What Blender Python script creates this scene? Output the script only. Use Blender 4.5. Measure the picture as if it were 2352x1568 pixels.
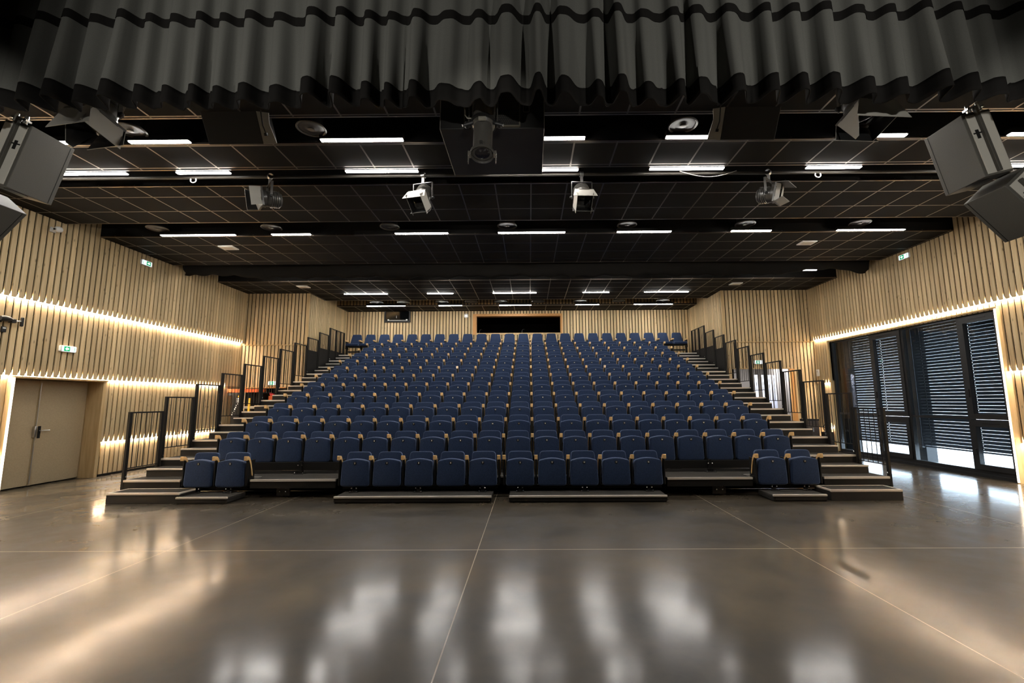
import bpy, bmesh, math, random
from math import sin, cos, pi, radians as R
from mathutils import Vector, Matrix, Euler

random.seed(7)
for o in list(bpy.data.objects):
    bpy.data.objects.remove(o, do_unlink=True)
SC = bpy.context.scene
COL = SC.collection

# ------------------------------------------------------------------ camera
cd = bpy.data.cameras.new('camera')
cam = bpy.data.objects.new('camera', cd)
COL.objects.link(cam)
PITCH, YAW, ROLL = 0.13115, -0.005618, -0.005762
_f = Vector((sin(YAW)*cos(PITCH), cos(YAW)*cos(PITCH), sin(PITCH)))
_r = Vector((cos(YAW), -sin(YAW), 0))
_u = _r.cross(_f)
_r2 = _r*cos(ROLL) + _u*sin(ROLL)
_u2 = -_r*sin(ROLL) + _u*cos(ROLL)
mw = Matrix((_r2, _u2, -_f)).transposed().to_4x4()
mw.translation = Vector((-0.0517, 0.0, 1.5846))
cam.matrix_world = mw
cd.sensor_fit = 'HORIZONTAL'
cd.sensor_width = 36.0
cd.lens = 1050.0/2352*36.0
cd.shift_x = -33.13/2352
cd.clip_start = 0.05
cd.clip_end = 200
SC.camera = cam

# ------------------------------------------------------------------ view, world, lights
SC.view_settings.view_transform = 'Standard'
SC.view_settings.look = 'None'
SC.view_settings.gamma = 1.0
SC.view_settings.exposure = 2.0
SC.view_settings.use_curve_mapping = False
cy = SC.cycles
cy.use_denoising = True
cy.max_bounces = 7
cy.diffuse_bounces = 4
cy.glossy_bounces = 4
cy.transmission_bounces = 4
cy.transparent_max_bounces = 8
cy.sample_clamp_indirect = 6.0
cy.caustics_reflective = False
cy.caustics_refractive = False
cy.blur_glossy = 0.5

world = bpy.data.worlds.new('overcast_sky')
SC.world = world
world.use_nodes = True
wb = world.node_tree.nodes['Background']
wb.inputs[0].default_value = (0.80, 0.90, 1.0, 1)
wb.inputs[1].default_value = 5.0

LAMP = 26.0       # ceiling light lines
LED = 52.0        # warm wall washer strips

def spot(name, loc, target, power, size, blend, radius, color):
    l = bpy.data.lights.new(name, 'SPOT')
    l.energy = power; l.spot_size = R(size); l.spot_blend = blend
    l.shadow_soft_size = radius; l.color = color
    o = bpy.data.objects.new(name, l); COL.objects.link(o)
    o.location = loc
    o.rotation_euler = (Vector(target)-Vector(loc)).to_track_quat('-Z', 'Y').to_euler()
    return o
# working lights over the stage behind the photographer
spot('stage_work_light', (-4.6, -1.6, 3.6), (-2.5, 4.2, 5.0), 185, 52, 1.0, 0.10, (1, .97, .90))
spot('stage_work_light', (4.4, -1.6, 3.6), (2.3, 4.2, 5.0), 185, 52, 1.0, 0.10, (1, .97, .90))

spot('speaker_fill_spot', (-3.2, -1.4, 2.4), (-6.0, 4.9, 4.35), 190, 20, 0.9, 0.08, (1, .97, .90))  # added spot, brightens the left hung loudspeakers
spot('speaker_fill_spot', (3.0, -1.4, 2.4), (5.3, 4.9, 4.35), 190, 20, 0.9, 0.08, (1, .97, .90))  # added spot, brightens the right hung loudspeakers
spot('profile_fill_spot', (.5, -1.6, 2.2), (-.5, 4.6, 4.45), 150, 12, 0.9, 0.06, (1, .96, .88))  # added narrow spot that brightens the profile spotlight body

# ------------------------------------------------------------------ materials
MATS = {}
def mat(name, col, rough=0.6, metal=0.0, spec=0.5, emit=None, strength=0.0, coat=0.0, sheen=0.0):
    if name in MATS: return MATS[name]
    m = bpy.data.materials.new(name); m.use_nodes = True
    b = m.node_tree.nodes['Principled BSDF']
    b.inputs['Base Color'].default_value = (*col, 1)
    b.inputs['Roughness'].default_value = rough
    b.inputs['Metallic'].default_value = metal
    b.inputs['Specular IOR Level'].default_value = spec
    if coat: b.inputs['Coat Weight'].default_value = coat; b.inputs['Coat Roughness'].default_value = 0.1
    if sheen: b.inputs['Sheen Weight'].default_value = sheen; b.inputs['Sheen Roughness'].default_value = 0.45
    if emit:
        b.inputs['Emission Color'].default_value = (*emit, 1)
        b.inputs['Emission Strength'].default_value = strength
    MATS[name] = m
    return m

def N(m, typ, **kw):
    n = m.node_tree.nodes.new(typ)
    for k, v in kw.items(): setattr(n, k, v)
    return n
def L(m, a, b): m.node_tree.links.new(a, b)
def bsdf(m): return m.node_tree.nodes['Principled BSDF']

def noise_mix(m, c1, c2, scale=8.0, detail=4, stretch=(1, 1, 1), lo=.35, hi=.65, bump=0.0):
    tc = N(m, 'ShaderNodeTexCoord'); mp = N(m, 'ShaderNodeMapping'); nz = N(m, 'ShaderNodeTexNoise'); cr = N(m, 'ShaderNodeValToRGB')
    mp.inputs['Scale'].default_value = stretch
    nz.inputs['Scale'].default_value = scale; nz.inputs['Detail'].default_value = detail
    L(m, tc.outputs['Object'], mp.inputs[0]); L(m, mp.outputs[0], nz.inputs['Vector']); L(m, nz.outputs['Fac'], cr.inputs[0])
    cr.color_ramp.elements[0].position = lo; cr.color_ramp.elements[1].position = hi
    cr.color_ramp.elements[0].color = (*c1, 1); cr.color_ramp.elements[1].color = (*c2, 1)
    L(m, cr.outputs[0], bsdf(m).inputs['Base Color'])
    if bump:
        bp = N(m, 'ShaderNodeBump'); bp.inputs['Strength'].default_value = bump; bp.inputs['Distance'].default_value = .01
        L(m, nz.outputs['Fac'], bp.inputs['Height']); L(m, bp.outputs[0], bsdf(m).inputs['Normal'])
    return nz, cr, mp

# spruce slats: per-slat tone from attribute "tone", grain along Z, knots
def wood_mat(name, light, dark):
    m = mat(name, light, .62, spec=.3)
    tc = N(m, 'ShaderNodeTexCoord')
    at = N(m, 'ShaderNodeAttribute', attribute_name='tone')
    off = N(m, 'ShaderNodeVectorMath', operation='MULTIPLY_ADD')
    L(m, at.outputs['Color'], off.inputs[0]); off.inputs[1].default_value = (0, 0, 37.0); L(m, tc.outputs['Object'], off.inputs[2])
    mp = N(m, 'ShaderNodeMapping'); mp.inputs['Scale'].default_value = (34, 34, 1.6); L(m, off.outputs[0], mp.inputs[0])
    nz = N(m, 'ShaderNodeTexNoise'); nz.inputs['Scale'].default_value = 1.0; nz.inputs['Detail'].default_value = 5; L(m, mp.outputs[0], nz.inputs['Vector'])
    cr = N(m, 'ShaderNodeValToRGB'); cr.color_ramp.elements[0].position = .3; cr.color_ramp.elements[1].position = .7
    cr.color_ramp.elements[0].color = (*dark, 1); cr.color_ramp.elements[1].color = (*light, 1)
    L(m, nz.outputs['Fac'], cr.inputs[0])
    # knots
    mp2 = N(m, 'ShaderNodeMapping'); mp2.inputs['Scale'].default_value = (9, 9, 3.4); L(m, off.outputs[0], mp2.inputs[0])
    vo = N(m, 'ShaderNodeTexVoronoi'); vo.inputs['Scale'].default_value = 1.0; L(m, mp2.outputs[0], vo.inputs['Vector'])
    kr = N(m, 'ShaderNodeValToRGB'); kr.color_ramp.elements[0].position = .05; kr.color_ramp.elements[1].position = .15
    kr.color_ramp.elements[0].color = (.42, .42, .42, 1); kr.color_ramp.elements[1].color = (1, 1, 1, 1)
    L(m, vo.outputs['Distance'], kr.inputs[0])
    mx = N(m, 'ShaderNodeMix', data_type='RGBA', blend_type='MULTIPLY'); mx.inputs[0].default_value = .85
    L(m, cr.outputs[0], mx.inputs[6]); L(m, kr.outputs[0], mx.inputs[7])
    tr = N(m, 'ShaderNodeMapRange'); tr.inputs[3].default_value = .78; tr.inputs[4].default_value = 1.08
    L(m, at.outputs['Fac'], tr.inputs[0])
    mu = N(m, 'ShaderNodeMix', data_type='RGBA', blend_type='MULTIPLY'); mu.inputs[0].default_value = 1.0
    L(m, mx.outputs[2], mu.inputs[6]); L(m, tr.outputs[0], mu.inputs[7])
    L(m, mu.outputs[2], bsdf(m).inputs['Base Color'])
    return m
SPRUCE = wood_mat('spruce_slats', (.76, .59, .35), (.64, .465, .245))
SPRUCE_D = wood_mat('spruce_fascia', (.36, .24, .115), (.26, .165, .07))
BOARD = mat('spruce_board', (.60, .43, .22), .6, spec=.3); noise_mix(BOARD, (.50, .345, .165), (.62, .45, .235), 3, 5, (6, 6, .5))
ORANGEWOOD = mat('oiled_wood_frame', (.62, .31, .10), .5)
ARMWOOD = mat('beech_armrest', (.68, .40, .14), .42, coat=.2); noise_mix(ARMWOOD, (.70, .43, .17), (.86, .57, .26), 30, 3, (1, .2, 1))
BLACKVOID = mat('black_backing', (.006, .005, .004), .9, spec=.1)
CEIL = mat('black_ceiling', (.014, .013, .012), .85, spec=.15)
FASC = mat('black_fascia', (.009, .0085, .008), .8, spec=.15)
TILE = mat('black_ceiling_tile', (.0135, .0125, .0115), .85, spec=.15)
def tile_grid(m, px, cx, py, cy_, w, line):
    tc = N(m, 'ShaderNodeTexCoord'); sx = N(m, 'ShaderNodeSeparateXYZ'); L(m, tc.outputs['Object'], sx.inputs[0])
    outs = []
    for k, (p, c) in enumerate(((px, cx), (py, cy_))):
        a = N(m, 'ShaderNodeMath', operation='ADD'); a.inputs[1].default_value = -c + p*100 + w/2; L(m, sx.outputs[k], a.inputs[0])
        b = N(m, 'ShaderNodeMath', operation='MODULO'); b.inputs[1].default_value = p; L(m, a.outputs[0], b.inputs[0])
        d = N(m, 'ShaderNodeMath', operation='LESS_THAN'); d.inputs[1].default_value = w; L(m, b.outputs[0], d.inputs[0])
        outs.append(d)
    mxm = N(m, 'ShaderNodeMath', operation='MAXIMUM'); L(m, outs[0].outputs[0], mxm.inputs[0]); L(m, outs[1].outputs[0], mxm.inputs[1])
    mx = N(m, 'ShaderNodeMix', data_type='RGBA'); L(m, mxm.outputs[0], mx.inputs[0])
    base = bsdf(m).inputs['Base Color'].default_value
    mx.inputs[6].default_value = base[:]; mx.inputs[7].default_value = (*line, 1)
    L(m, mx.outputs[2], bsdf(m).inputs['Base Color']); L(m, mxm.outputs[0], bsdf(m).inputs['Metallic'])
    rg = N(m, 'ShaderNodeMapRange'); rg.inputs[3].default_value = .85; rg.inputs[4].default_value = .36; L(m, mxm.outputs[0], rg.inputs[0]); L(m, rg.outputs[0], bsdf(m).inputs['Roughness'])
tile_grid(TILE, .61, 0, .605, 0, .024, (.20, .175, .15))

# floor: polished dark concrete with saw-cut joints
FLOOR = mat('polished_concrete', (.06, .05, .04), .2, spec=.2)
def floor_nodes():
    m = FLOOR; b = bsdf(m)
    tc = N(m, 'ShaderNodeTexCoord')
    n1 = N(m, 'ShaderNodeTexNoise'); n1.inputs['Scale'].default_value = .9; n1.inputs['Detail'].default_value = 6; n1.inputs['Roughness'].default_value = .55; n1.inputs['Distortion'].default_value = .2
    n2 = N(m, 'ShaderNodeTexNoise'); n2.inputs['Scale'].default_value = 2.1; n2.inputs['Detail'].default_value = 9; n2.inputs['Roughness'].default_value = .58; n2.inputs['Distortion'].default_value = .15
    n3 = N(m, 'ShaderNodeTexNoise'); n3.inputs['Scale'].default_value = 60; n3.inputs['Detail'].default_value = 3
    for n in (n1, n2, n3): L(m, tc.outputs['Object'], n.inputs['Vector'])
    cr = N(m, 'ShaderNodeValToRGB'); e = cr.color_ramp.elements
    e[0].position = .36; e[0].color = (.012, .0090, .0060, 1); e[1].position = .64; e[1].color = (.088, .069, .046, 1)
    mixf = N(m, 'ShaderNodeMix'); mixf.inputs[0].default_value = .45; L(m, n1.outputs['Fac'], mixf.inputs[2]); L(m, n2.outputs['Fac'], mixf.inputs[3])
    L(m, mixf.outputs[0], cr.inputs[0])
    sx = N(m, 'ShaderNodeSeparateXYZ'); L(m, tc.outputs['Object'], sx.inputs[0])
    acc = None
    for ax, c in ((0, -.62), (0, -4.01), (0, 2.766), (0, 6.15), (0, -7.4), (1, 5.20), (1, -.2)):
        d = N(m, 'ShaderNodeMath', operation='SUBTRACT'); d.inputs[1].default_value = c; L(m, sx.outputs[ax], d.inputs[0])
        a = N(m, 'ShaderNodeMath', operation='ABSOLUTE'); L(m, d.outputs[0], a.inputs[0])
        l = N(m, 'ShaderNodeMath', operation='LESS_THAN'); l.inputs[1].default_value = .0045 if ax == 0 else .007; L(m, a.outputs[0], l.inputs[0])
        if acc is None: acc = l
        else:
            mm = N(m, 'ShaderNodeMath', operation='MAXIMUM'); L(m, acc.outputs[0], mm.inputs[0]); L(m, l.outputs[0], mm.inputs[1]); acc = mm
    mx = N(m, 'ShaderNodeMix', data_type='RGBA'); L(m, acc.outputs[0], mx.inputs[0]); L(m, cr.outputs[0], mx.inputs[6]); mx.inputs[7].default_value = (.42, .35, .26, 1)
    L(m, mx.outputs[2], b.inputs['Base Color'])
    rr = N(m, 'ShaderNodeMapRange'); rr.inputs[1].default_value = .35; rr.inputs[2].default_value = .68; rr.inputs[3].default_value = .42; rr.inputs[4].default_value = .55
    L(m, n2.outputs['Fac'], rr.inputs[0]); L(m, rr.outputs[0], b.inputs['Roughness'])
    cw = N(m, 'ShaderNodeMapRange'); cw.inputs[1].default_value = .34; cw.inputs[2].default_value = .62; cw.inputs[3].default_value = .42; cw.inputs[4].default_value = 1.0
    L(m, mixf.outputs[0], cw.inputs[0]); L(m, cw.outputs[0], b.inputs['Coat Weight'])
    cw2 = N(m, 'ShaderNodeMapRange'); cw2.inputs[1].default_value = .2; cw2.inputs[2].default_value = .8; cw2.inputs[3].default_value = .21; cw2.inputs[4].default_value = .10
    L(m, n1.outputs['Fac'], cw2.inputs[0]); L(m, cw2.outputs[0], b.inputs['Coat Roughness'])
    bp = N(m, 'ShaderNodeBump'); bp.inputs['Strength'].default_value = .005; bp.inputs['Distance'].default_value = .02
    ad = N(m, 'ShaderNodeMath', operation='MULTIPLY_ADD'); ad.inputs[1].default_value = .25; L(m, n3.outputs['Fac'], ad.inputs[0]); L(m, n2.outputs['Fac'], ad.inputs[2])
    L(m, ad.outputs[0], bp.inputs['Height']); L(m, bp.outputs[0], b.inputs['Normal'])
floor_nodes()
bsdf(FLOOR).inputs['Coat IOR'].default_value = 1.6

NAVY = mat('navy_fabric', (.010, .020, .052), .85, spec=.2, sheen=.7); bsdf(NAVY).inputs['Sheen Tint'].default_value = (.45, .6, 1, 1)
noise_mix(NAVY, (.0115, .0225, .056), (.018, .034, .082), 90, 2, bump=.060)
BLACKM = mat('black_metal', (.009, .0085, .008), .5, spec=.25)
BLACKP = mat('black_plastic', (.010, .010, .010), .5, spec=.4)
STEPM = mat('dark_step_panel', (.022, .020, .018), .6, spec=.3)
CARPET = mat('charcoal_deck_carpet', (.045, .042, .038), .95, spec=.1); noise_mix(CARPET, (.03, .028, .026), (.06, .056, .05), 120, 2)
ALU = mat('aluminium_nosing', (.82, .75, .66), .33, metal=.35)
STEEL = mat('brushed_steel', (.55, .54, .52), .3, metal=1)
CHROME = mat('bright_bolt', (.8, .8, .8), .2, metal=1)
WHITE = mat('white_plastic', (.8, .8, .78), .4)
SEATNUM = mat('white_number', (.85, .83, .78), .4)
CURT = mat('charcoal_wool_serge', (.135, .135, .122), .92, spec=.12, sheen=.15); noise_mix(CURT, (.125, .125, .113), (.15, .15, .136), 220, 2, bump=.05)
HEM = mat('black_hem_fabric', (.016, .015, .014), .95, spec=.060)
DRAPE = mat('black_drape', (.012, .011, .010), .95, spec=.060)
SPK = mat('dark_grey_cabinet', (.08, .076, .066), .6, spec=.3); noise_mix(SPK, (.074, .07, .061), (.09, .085, .074), 160, 2, bump=.06)
SPKP = mat('grey_rear_panel', (.46, .44, .39), .55, spec=.3)
GRILLE = mat('black_grille', (.01, .01, .01), .55)
LIT = mat('lit_white_diffuser', (1, 1, 1), .5, emit=(1, .96, .90), strength=LAMP)
LEDM = mat('lit_warm_strip', (1, .9, .7), .5, emit=(1, .86, .70), strength=LED)
EDGEGLOW = mat('board_edge_glow', (1, .9, .7), .5, emit=(1, .86, .70), strength=1.6)  # added glow for board edges that hold no lamp
SIGNW = mat('lit_sign_white', (.9, .95, 1), .4, emit=(.82, .92, 1), strength=.30)
SIGNG = mat('lit_sign_green', (0, .5, .2), .4, emit=(.0, .62, .20), strength=.10)
DOORP = mat('beige_door_paint', (.40, .31, .19), .5); noise_mix(DOORP, (.38, .295, .18), (.42, .325, .20), 40, 2)
WINFR = mat('dark_grey_aluminium', (.030, .030, .031), .4, metal=.3)
BLIND = mat('dark_blind_slat', (.05, .055, .065), .5)
PAVE = mat('pale_terrace', (.75, .75, .74), .8)
EXTD = mat('dark_facade_post', (.012, .013, .015), .6)
ORANGE = mat('orange_paint', (.75, .12, .02), .5)
RED = mat('red_paint', (.55, .02, .03), .5)
YELLOW = mat('yellow_paint', (.7, .42, .03), .5)
PALEBLUE = mat('pale_panel', (.55, .58, .68), .6)
LENSM = mat('dark_lens', (.012, .010, .012), .08, spec=.6)
FIXM = mat('black_fixture_paint', (.05, .047, .042), .30, spec=.7)
FLAP = mat('grey_barndoor', (.34, .325, .29), .5, spec=.4)
DIFF = mat('dark_diffuser', (.012, .011, .010), .5)
RING = mat('diffuser_rim', (.055, .045, .034), .45)
BROWN = mat('brown_leather', (.09, .045, .03), .5)
GLASS = bpy.data.materials.new('window_glass'); GLASS.use_nodes = True
def glass_nodes():
    m = GLASS; nt = m.node_tree; nt.nodes.remove(nt.nodes['Principled BSDF'])
    fr = N(m, 'ShaderNodeFresnel'); fr.inputs[0].default_value = 1.6
    t = N(m, 'ShaderNodeBsdfTransparent'); t.inputs[0].default_value = (.80, .86, .90, 1)
    g = N(m, 'ShaderNodeBsdfGlossy'); g.inputs['Roughness'].default_value = .0
    ge = N(m, 'ShaderNodeNewGeometry'); iv = N(m, 'ShaderNodeMath', operation='SUBTRACT'); iv.inputs[0].default_value = 1.0; L(m, ge.outputs['Backfacing'], iv.inputs[1])
    ml = N(m, 'ShaderNodeMath', operation='MULTIPLY'); L(m, fr.outputs[0], ml.inputs[0]); L(m, iv.outputs[0], ml.inputs[1])
    mx = N(m, 'ShaderNodeMixShader'); L(m, ml.outputs[0], mx.inputs[0]); L(m, t.outputs[0], mx.inputs[1]); L(m, g.outputs[0], mx.inputs[2])
    L(m, mx.outputs[0], nt.nodes['Material Output'].inputs[0])
glass_nodes()

# ------------------------------------------------------------------ mesh helpers
class MB:
    def __init__(s): s.bm = bmesh.new(); s.tone = s.bm.loops.layers.color.new('tone')
    def _tone(s, faces, t):
        for f in faces:
            for l in f.loops: l[s.tone] = (t, t, t, 1)
    def box(s, x0, x1, y0, y1, z0, z1, tone=.5, bevel=0.0, M=None):
        v = [s.bm.verts.new((x, y, z)) for z in (z0, z1) for y in (y0, y1) for x in (x0, x1)]
        idx = ((0, 2, 3, 1), (4, 5, 7, 6), (0, 1, 5, 4), (2, 6, 7, 3), (0, 4, 6, 2), (1, 3, 7, 5))
        fs = [s.bm.faces.new([v[i] for i in q]) for q in idx]
        if bevel:
            es = list({e for f in fs for e in f.edges})
            r = bmesh.ops.bevel(s.bm, geom=es, offset=bevel, segments=2, affect='EDGES', profile=.5)
            fs = list({f for f in r['faces']} | {f for f in fs if f.is_valid})
            v = list({q for f in fs for q in f.verts})
        if M is not None:
            for q in v: q.co = M @ q.co
        s._tone(fs, tone)
        return s
    def loops(s, rings, cap=True, closed=True, tone=.5, flip=False):
        rv = [[s.bm.verts.new(p) for p in r] for r in rings]
        n = len(rv[0]); fs = []
        for a, b in zip(rv, rv[1:]):
            for i in range(n if closed else n-1):
                j = (i+1) % n
                q = [a[i], a[j], b[j], b[i]]
                fs.append(s.bm.faces.new(q[::-1] if flip else q))
        if cap:
            fs.append(s.bm.faces.new(rv[0][::-1] if not flip else rv[0])); fs.append(s.bm.faces.new(rv[-1] if not flip else rv[-1][::-1]))
        s._tone(fs, tone)
        return s
    def prism(s, outline, d0, d1, axis='y', bev=0.0, M=None, tone=.5):
        """closed convex-ish outline (list of 2D) extruded along axis, rounded front and back edges"""
        pts = [Vector(p) for p in outline]; n = len(pts)
        area = sum(pts[i].x*pts[(i+1) % n].y-pts[(i+1) % n].x*pts[i].y for i in range(n))
        if area < 0: pts.reverse()
        def inset(b):
            out = []
            for i in range(n):
                p0, p1, p2 = pts[i-1], pts[i], pts[(i+1) % n]
                t = ((p1-p0).normalized()+(p2-p1).normalized())
                t = t.normalized() if t.length > 1e-6 else (p1-p0).normalized()
                out.append(p1+Vector((-t.y, t.x))*b)
            return out
        def to3(p, d):
            if axis == 'y': v = Vector((p.x, d, p.y))
            elif axis == 'x': v = Vector((d, p.x, p.y))
            else: v = Vector((p.x, p.y, d))
            return M @ v if M is not None else v
        lv = []
        if bev:
            for k in range(4):
                a = k/3*pi/2
                lv.append((bev*(1-sin(a)), d0+bev*(1-cos(a))*1.0))
            for k in range(4):
                a = (3-k)/3*pi/2
                lv.append((bev*(1-sin(a)), d1-bev*(1-cos(a))))
        else: lv = [(0, d0), (0, d1)]
        s.loops([[to3(p, d) for p in inset(b)] for b, d in lv], tone=tone, flip=(axis == 'y'))
        return s
    def tube(s, pts, r, n=8, tone=.5):
        pts = [Vector(p) for p in pts]; rings = []
        up = None
        for i, p in enumerate(pts):
            d = (pts[min(i+1, len(pts)-1)]-pts[max(i-1, 0)]).normalized()
            if up is None: up = Vector((0, 0, 1)) if abs(d.z) < .9 else Vector((1, 0, 0))
            a = d.cross(up).normalized(); b = a.cross(d).normalized(); up = b
            rr = r[i] if isinstance(r, (list, tuple)) else r
            rings.append([p+(a*cos(k*2*pi/n)+b*sin(k*2*pi/n))*rr for k in range(n)])
        s.loops(rings, tone=tone); return s
    def lathe(s, prof, n=24, M=None, cap=True, tone=.5):
        """prof: (r, z) along local z"""
        rings = []
        for r, z in prof:
            ring = [Vector((r*cos(k*2*pi/n), r*sin(k*2*pi/n), z)) for k in range(n)]
            rings.append([M @ v for v in ring] if M is not None else ring)
        s.loops(rings, cap=cap, tone=tone); return s
    def quad(s, a, b, c, d, tone=.5):
        s._tone([s.bm.faces.new([s.bm.verts.new(p) for p in (a, b, c, d)])], tone); return s
    def build(s, name, m, parent=None, smooth=None, kind=None, loc=None, solid=0.0):
        bmesh.ops.recalc_face_normals(s.bm, faces=s.bm.faces)
        me = bpy.data.meshes.new(name); s.bm.to_mesh(me); s.bm.free()
        me.materials.append(m)
        if smooth:
            for p in me.polygons: p.use_smooth = True
            me.set_sharp_from_angle(angle=R(smooth))
        o = bpy.data.objects.new(name, me); COL.objects.link(o)
        if parent: o.parent = parent
        if loc: o.location = loc
        if kind: o['kind'] = kind
        if solid:
            md = o.modifiers.new('thickness', 'SOLIDIFY'); md.thickness = solid
        return o

def tag(o, label, cat, group=None):
    o['label'] = label; o['category'] = cat
    if group: o['group'] = group
    return o
def thing(name, label, cat, loc=(0, 0, 0), rz=0, group=None):
    o = bpy.data.objects.new(name, None); COL.objects.link(o)
    o.location = loc; o.rotation_euler = (0, 0, rz); o.empty_display_size = .1
    return tag(o, label, cat, group)
def copy_tree(o, parent=None):
    c = o.copy(); COL.objects.link(c)
    if parent: c.parent = parent
    for ch in o.children: copy_tree(ch, c)
    return c
def rrect(x0, x1, z0, z1, r, n=4):
    out = []
    for cx, cz, a0 in ((x1-r, z1-r, 0), (x0+r, z1-r, 90), (x0+r, z0+r, 180), (x1-r, z0+r, 270)):
        for k in range(n+1):
            a = R(a0+90*k/n); out.append((cx+r*cos(a), cz+r*sin(a)))
    return out
ORD = ['zeroth', 'first', 'second', 'third', 'fourth', 'fifth', 'sixth', 'seventh', 'eighth', 'ninth', 'tenth', 'eleventh', 'twelfth', 'thirteenth', 'fourteenth', 'fifteenth', 'sixteenth', 'seventeenth', 'eighteenth', 'nineteenth', 'twentieth', 'twenty-first', 'twenty-second', 'twenty-third', 'twenty-fourth']

# ------------------------------------------------------------------ room shell
XL, XR = -9.45, 9.2
AL, AR = -7.36, 6.33       # side walls of the rear alcove
YT, YB = 14.9, 18.1        # transverse walls, back wall
ZC, ZR = 5.22, 6.3         # tile level, slot roof
Z1, Z2, Z3 = 3.54, 2.12, .755
MB().box(-13, 9.44, -5, 22, -.1, 0).build('floor', FLOOR, kind='structure')
MB().box(-13, 13, -5, 22, ZR, ZR+.1).build('ceiling', CEIL, kind='structure')
MB().box(-13, 13, -5.1, -5, 0, ZR).build('wall_stage', BLACKVOID, kind='structure')

def slat_run(mb, bk, axis, u0, u1, z0, z1, face, sgn, holes=(), kick=0, pitch=.12, w=.088, t=.022, back=.05):
    """vertical slats from u0..u1 on plane `face`; sgn = direction into the wall. holes: (ua, ub, za, zb)"""
    n = max(1, round((u1-u0)/pitch)); p = (u1-u0)/n
    def bx(m, ua, ub, d0, d1, za, zb, tone):
        a, b = sorted((face+sgn*d0, face+sgn*d1))
        if axis == 'y': m.box(a, b, ua, ub, za, zb, tone)
        else: m.box(ua, ub, a, b, za, zb, tone)
    for i in range(n):
        c = u0+(i+.5)*p; tone = random.random()
        segs = [(z0, z1)]
        for ua, ub, za, zb in holes:
            if ua < c < ub:
                ns = []
                for a, b in segs:
                    if zb <= a or za >= b: ns.append((a, b)); continue
                    if za > a: ns.append((a, za))
                    if zb < b: ns.append((zb, b))
                segs = ns
        for a, b in segs:
            if b-a > .01: bx(mb, c-w/2, c+w/2, 0, t, a, b, tone)
    if bk is not None:
        cuts = sorted({u0, u1, *[min(max(h[k], u0), u1) for h in holes for k in (0, 1)]})
        for a, b in zip(cuts, cuts[1:]):
            if b-a < 1e-4: continue
            segs = [(z0+kick, z1)]
            for ua, ub, za, zb in holes:
                if ua <= (a+b)/2 <= ub:
                    ns = []
                    for s0, s1 in segs:
                        if zb <= s0 or za >= s1: ns.append((s0, s1)); continue
                        if za > s0: ns.append((s0, za))
                        if zb < s1: ns.append((zb, s1))
                    segs = ns
            for s0, s1 in segs: bx(bk, a, b, t+.004, t+back, s0, s1, .5)

STEP = .05
DOOR = (8.37, 10.17, 0, 2.08); DHOLE = (8.345, 10.21, 0, 2.10)
WIN = (8.98, 14.15, 0, 3.36)
NICHE_L = (-9.3, -8.0, 0, 2.07)
NICHE_R = (6.62, 8.42, 0, 2.60)
Y0W = 3.0
# left wall
w, k = MB(), MB()
slat_run(w, k, 'y', Y0W, YT, Z1, ZR-.02, XL, -1, kick=.06)
slat_run(w, k, 'y', Y0W, YT, Z2, Z1+.045, XL-STEP, -1, [DHOLE], kick=.06)
slat_run(w, k, 'y', Y0W, YT, Z3, Z2+.045, XL-2*STEP, -1, [DHOLE], kick=.06)
slat_run(w, k, 'y', Y0W, YT, .02, Z3+.045, XL-3*STEP, -1, [DHOLE])
wl = w.build('wall_left', SPRUCE, kind='structure'); k.build('backing', BLACKVOID, wl)
# right wall
w, k = MB(), MB()
slat_run(w, k, 'y', Y0W, YT, Z1-.03, ZR-.02, XR, 1, kick=.06)
slat_run(w, k, 'y', Y0W, YT, Z2, Z1+.015, XR+STEP, 1, [WIN], kick=.06)
slat_run(w, k, 'y', Y0W, YT, Z3, Z2+.045, XR+2*STEP, 1, [WIN], kick=.06)
slat_run(w, k, 'y', Y0W, YT, .02, Z3+.045, XR+3*STEP, 1, [WIN])
wr = w.build('wall_right', SPRUCE, kind='structure'); k.build('backing', BLACKVOID, wr)
# transverse walls
for nm, x0, x1, hole in (('wall_rear_left', XL-.2, AL, NICHE_L), ('wall_rear_right', AR, XR+.2, NICHE_R)):
    w, k = MB(), MB()
    slat_run(w, k, 'x', x0, x1, Z1-.04, ZR-.02, YT, 1, w=.088)
    slat_run(w, k, 'x', x0, x1, .02, Z1-.06, YT+.03, 1, [hole], w=.088)
    o = w.build(nm, SPRUCE, kind='structure'); k.build('backing', BLACKVOID, o)
    MB().box(x0, x1, YT-.004, YT+.07, Z1-.06, Z1-.04, .6).build('ledge', BOARD, o)
# alcove sides
for nm, x, sg in (('wall_alcove_left', AL, -1), ('wall_alcove_right', AR, 1)):
    w, k = MB(), MB()
    slat_run(w, k, 'y', YT, YB, .02, ZR-.02, x, sg, w=.088)
    o = w.build(nm, SPRUCE, kind='structure'); k.build('backing', BLACKVOID, o)
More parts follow.
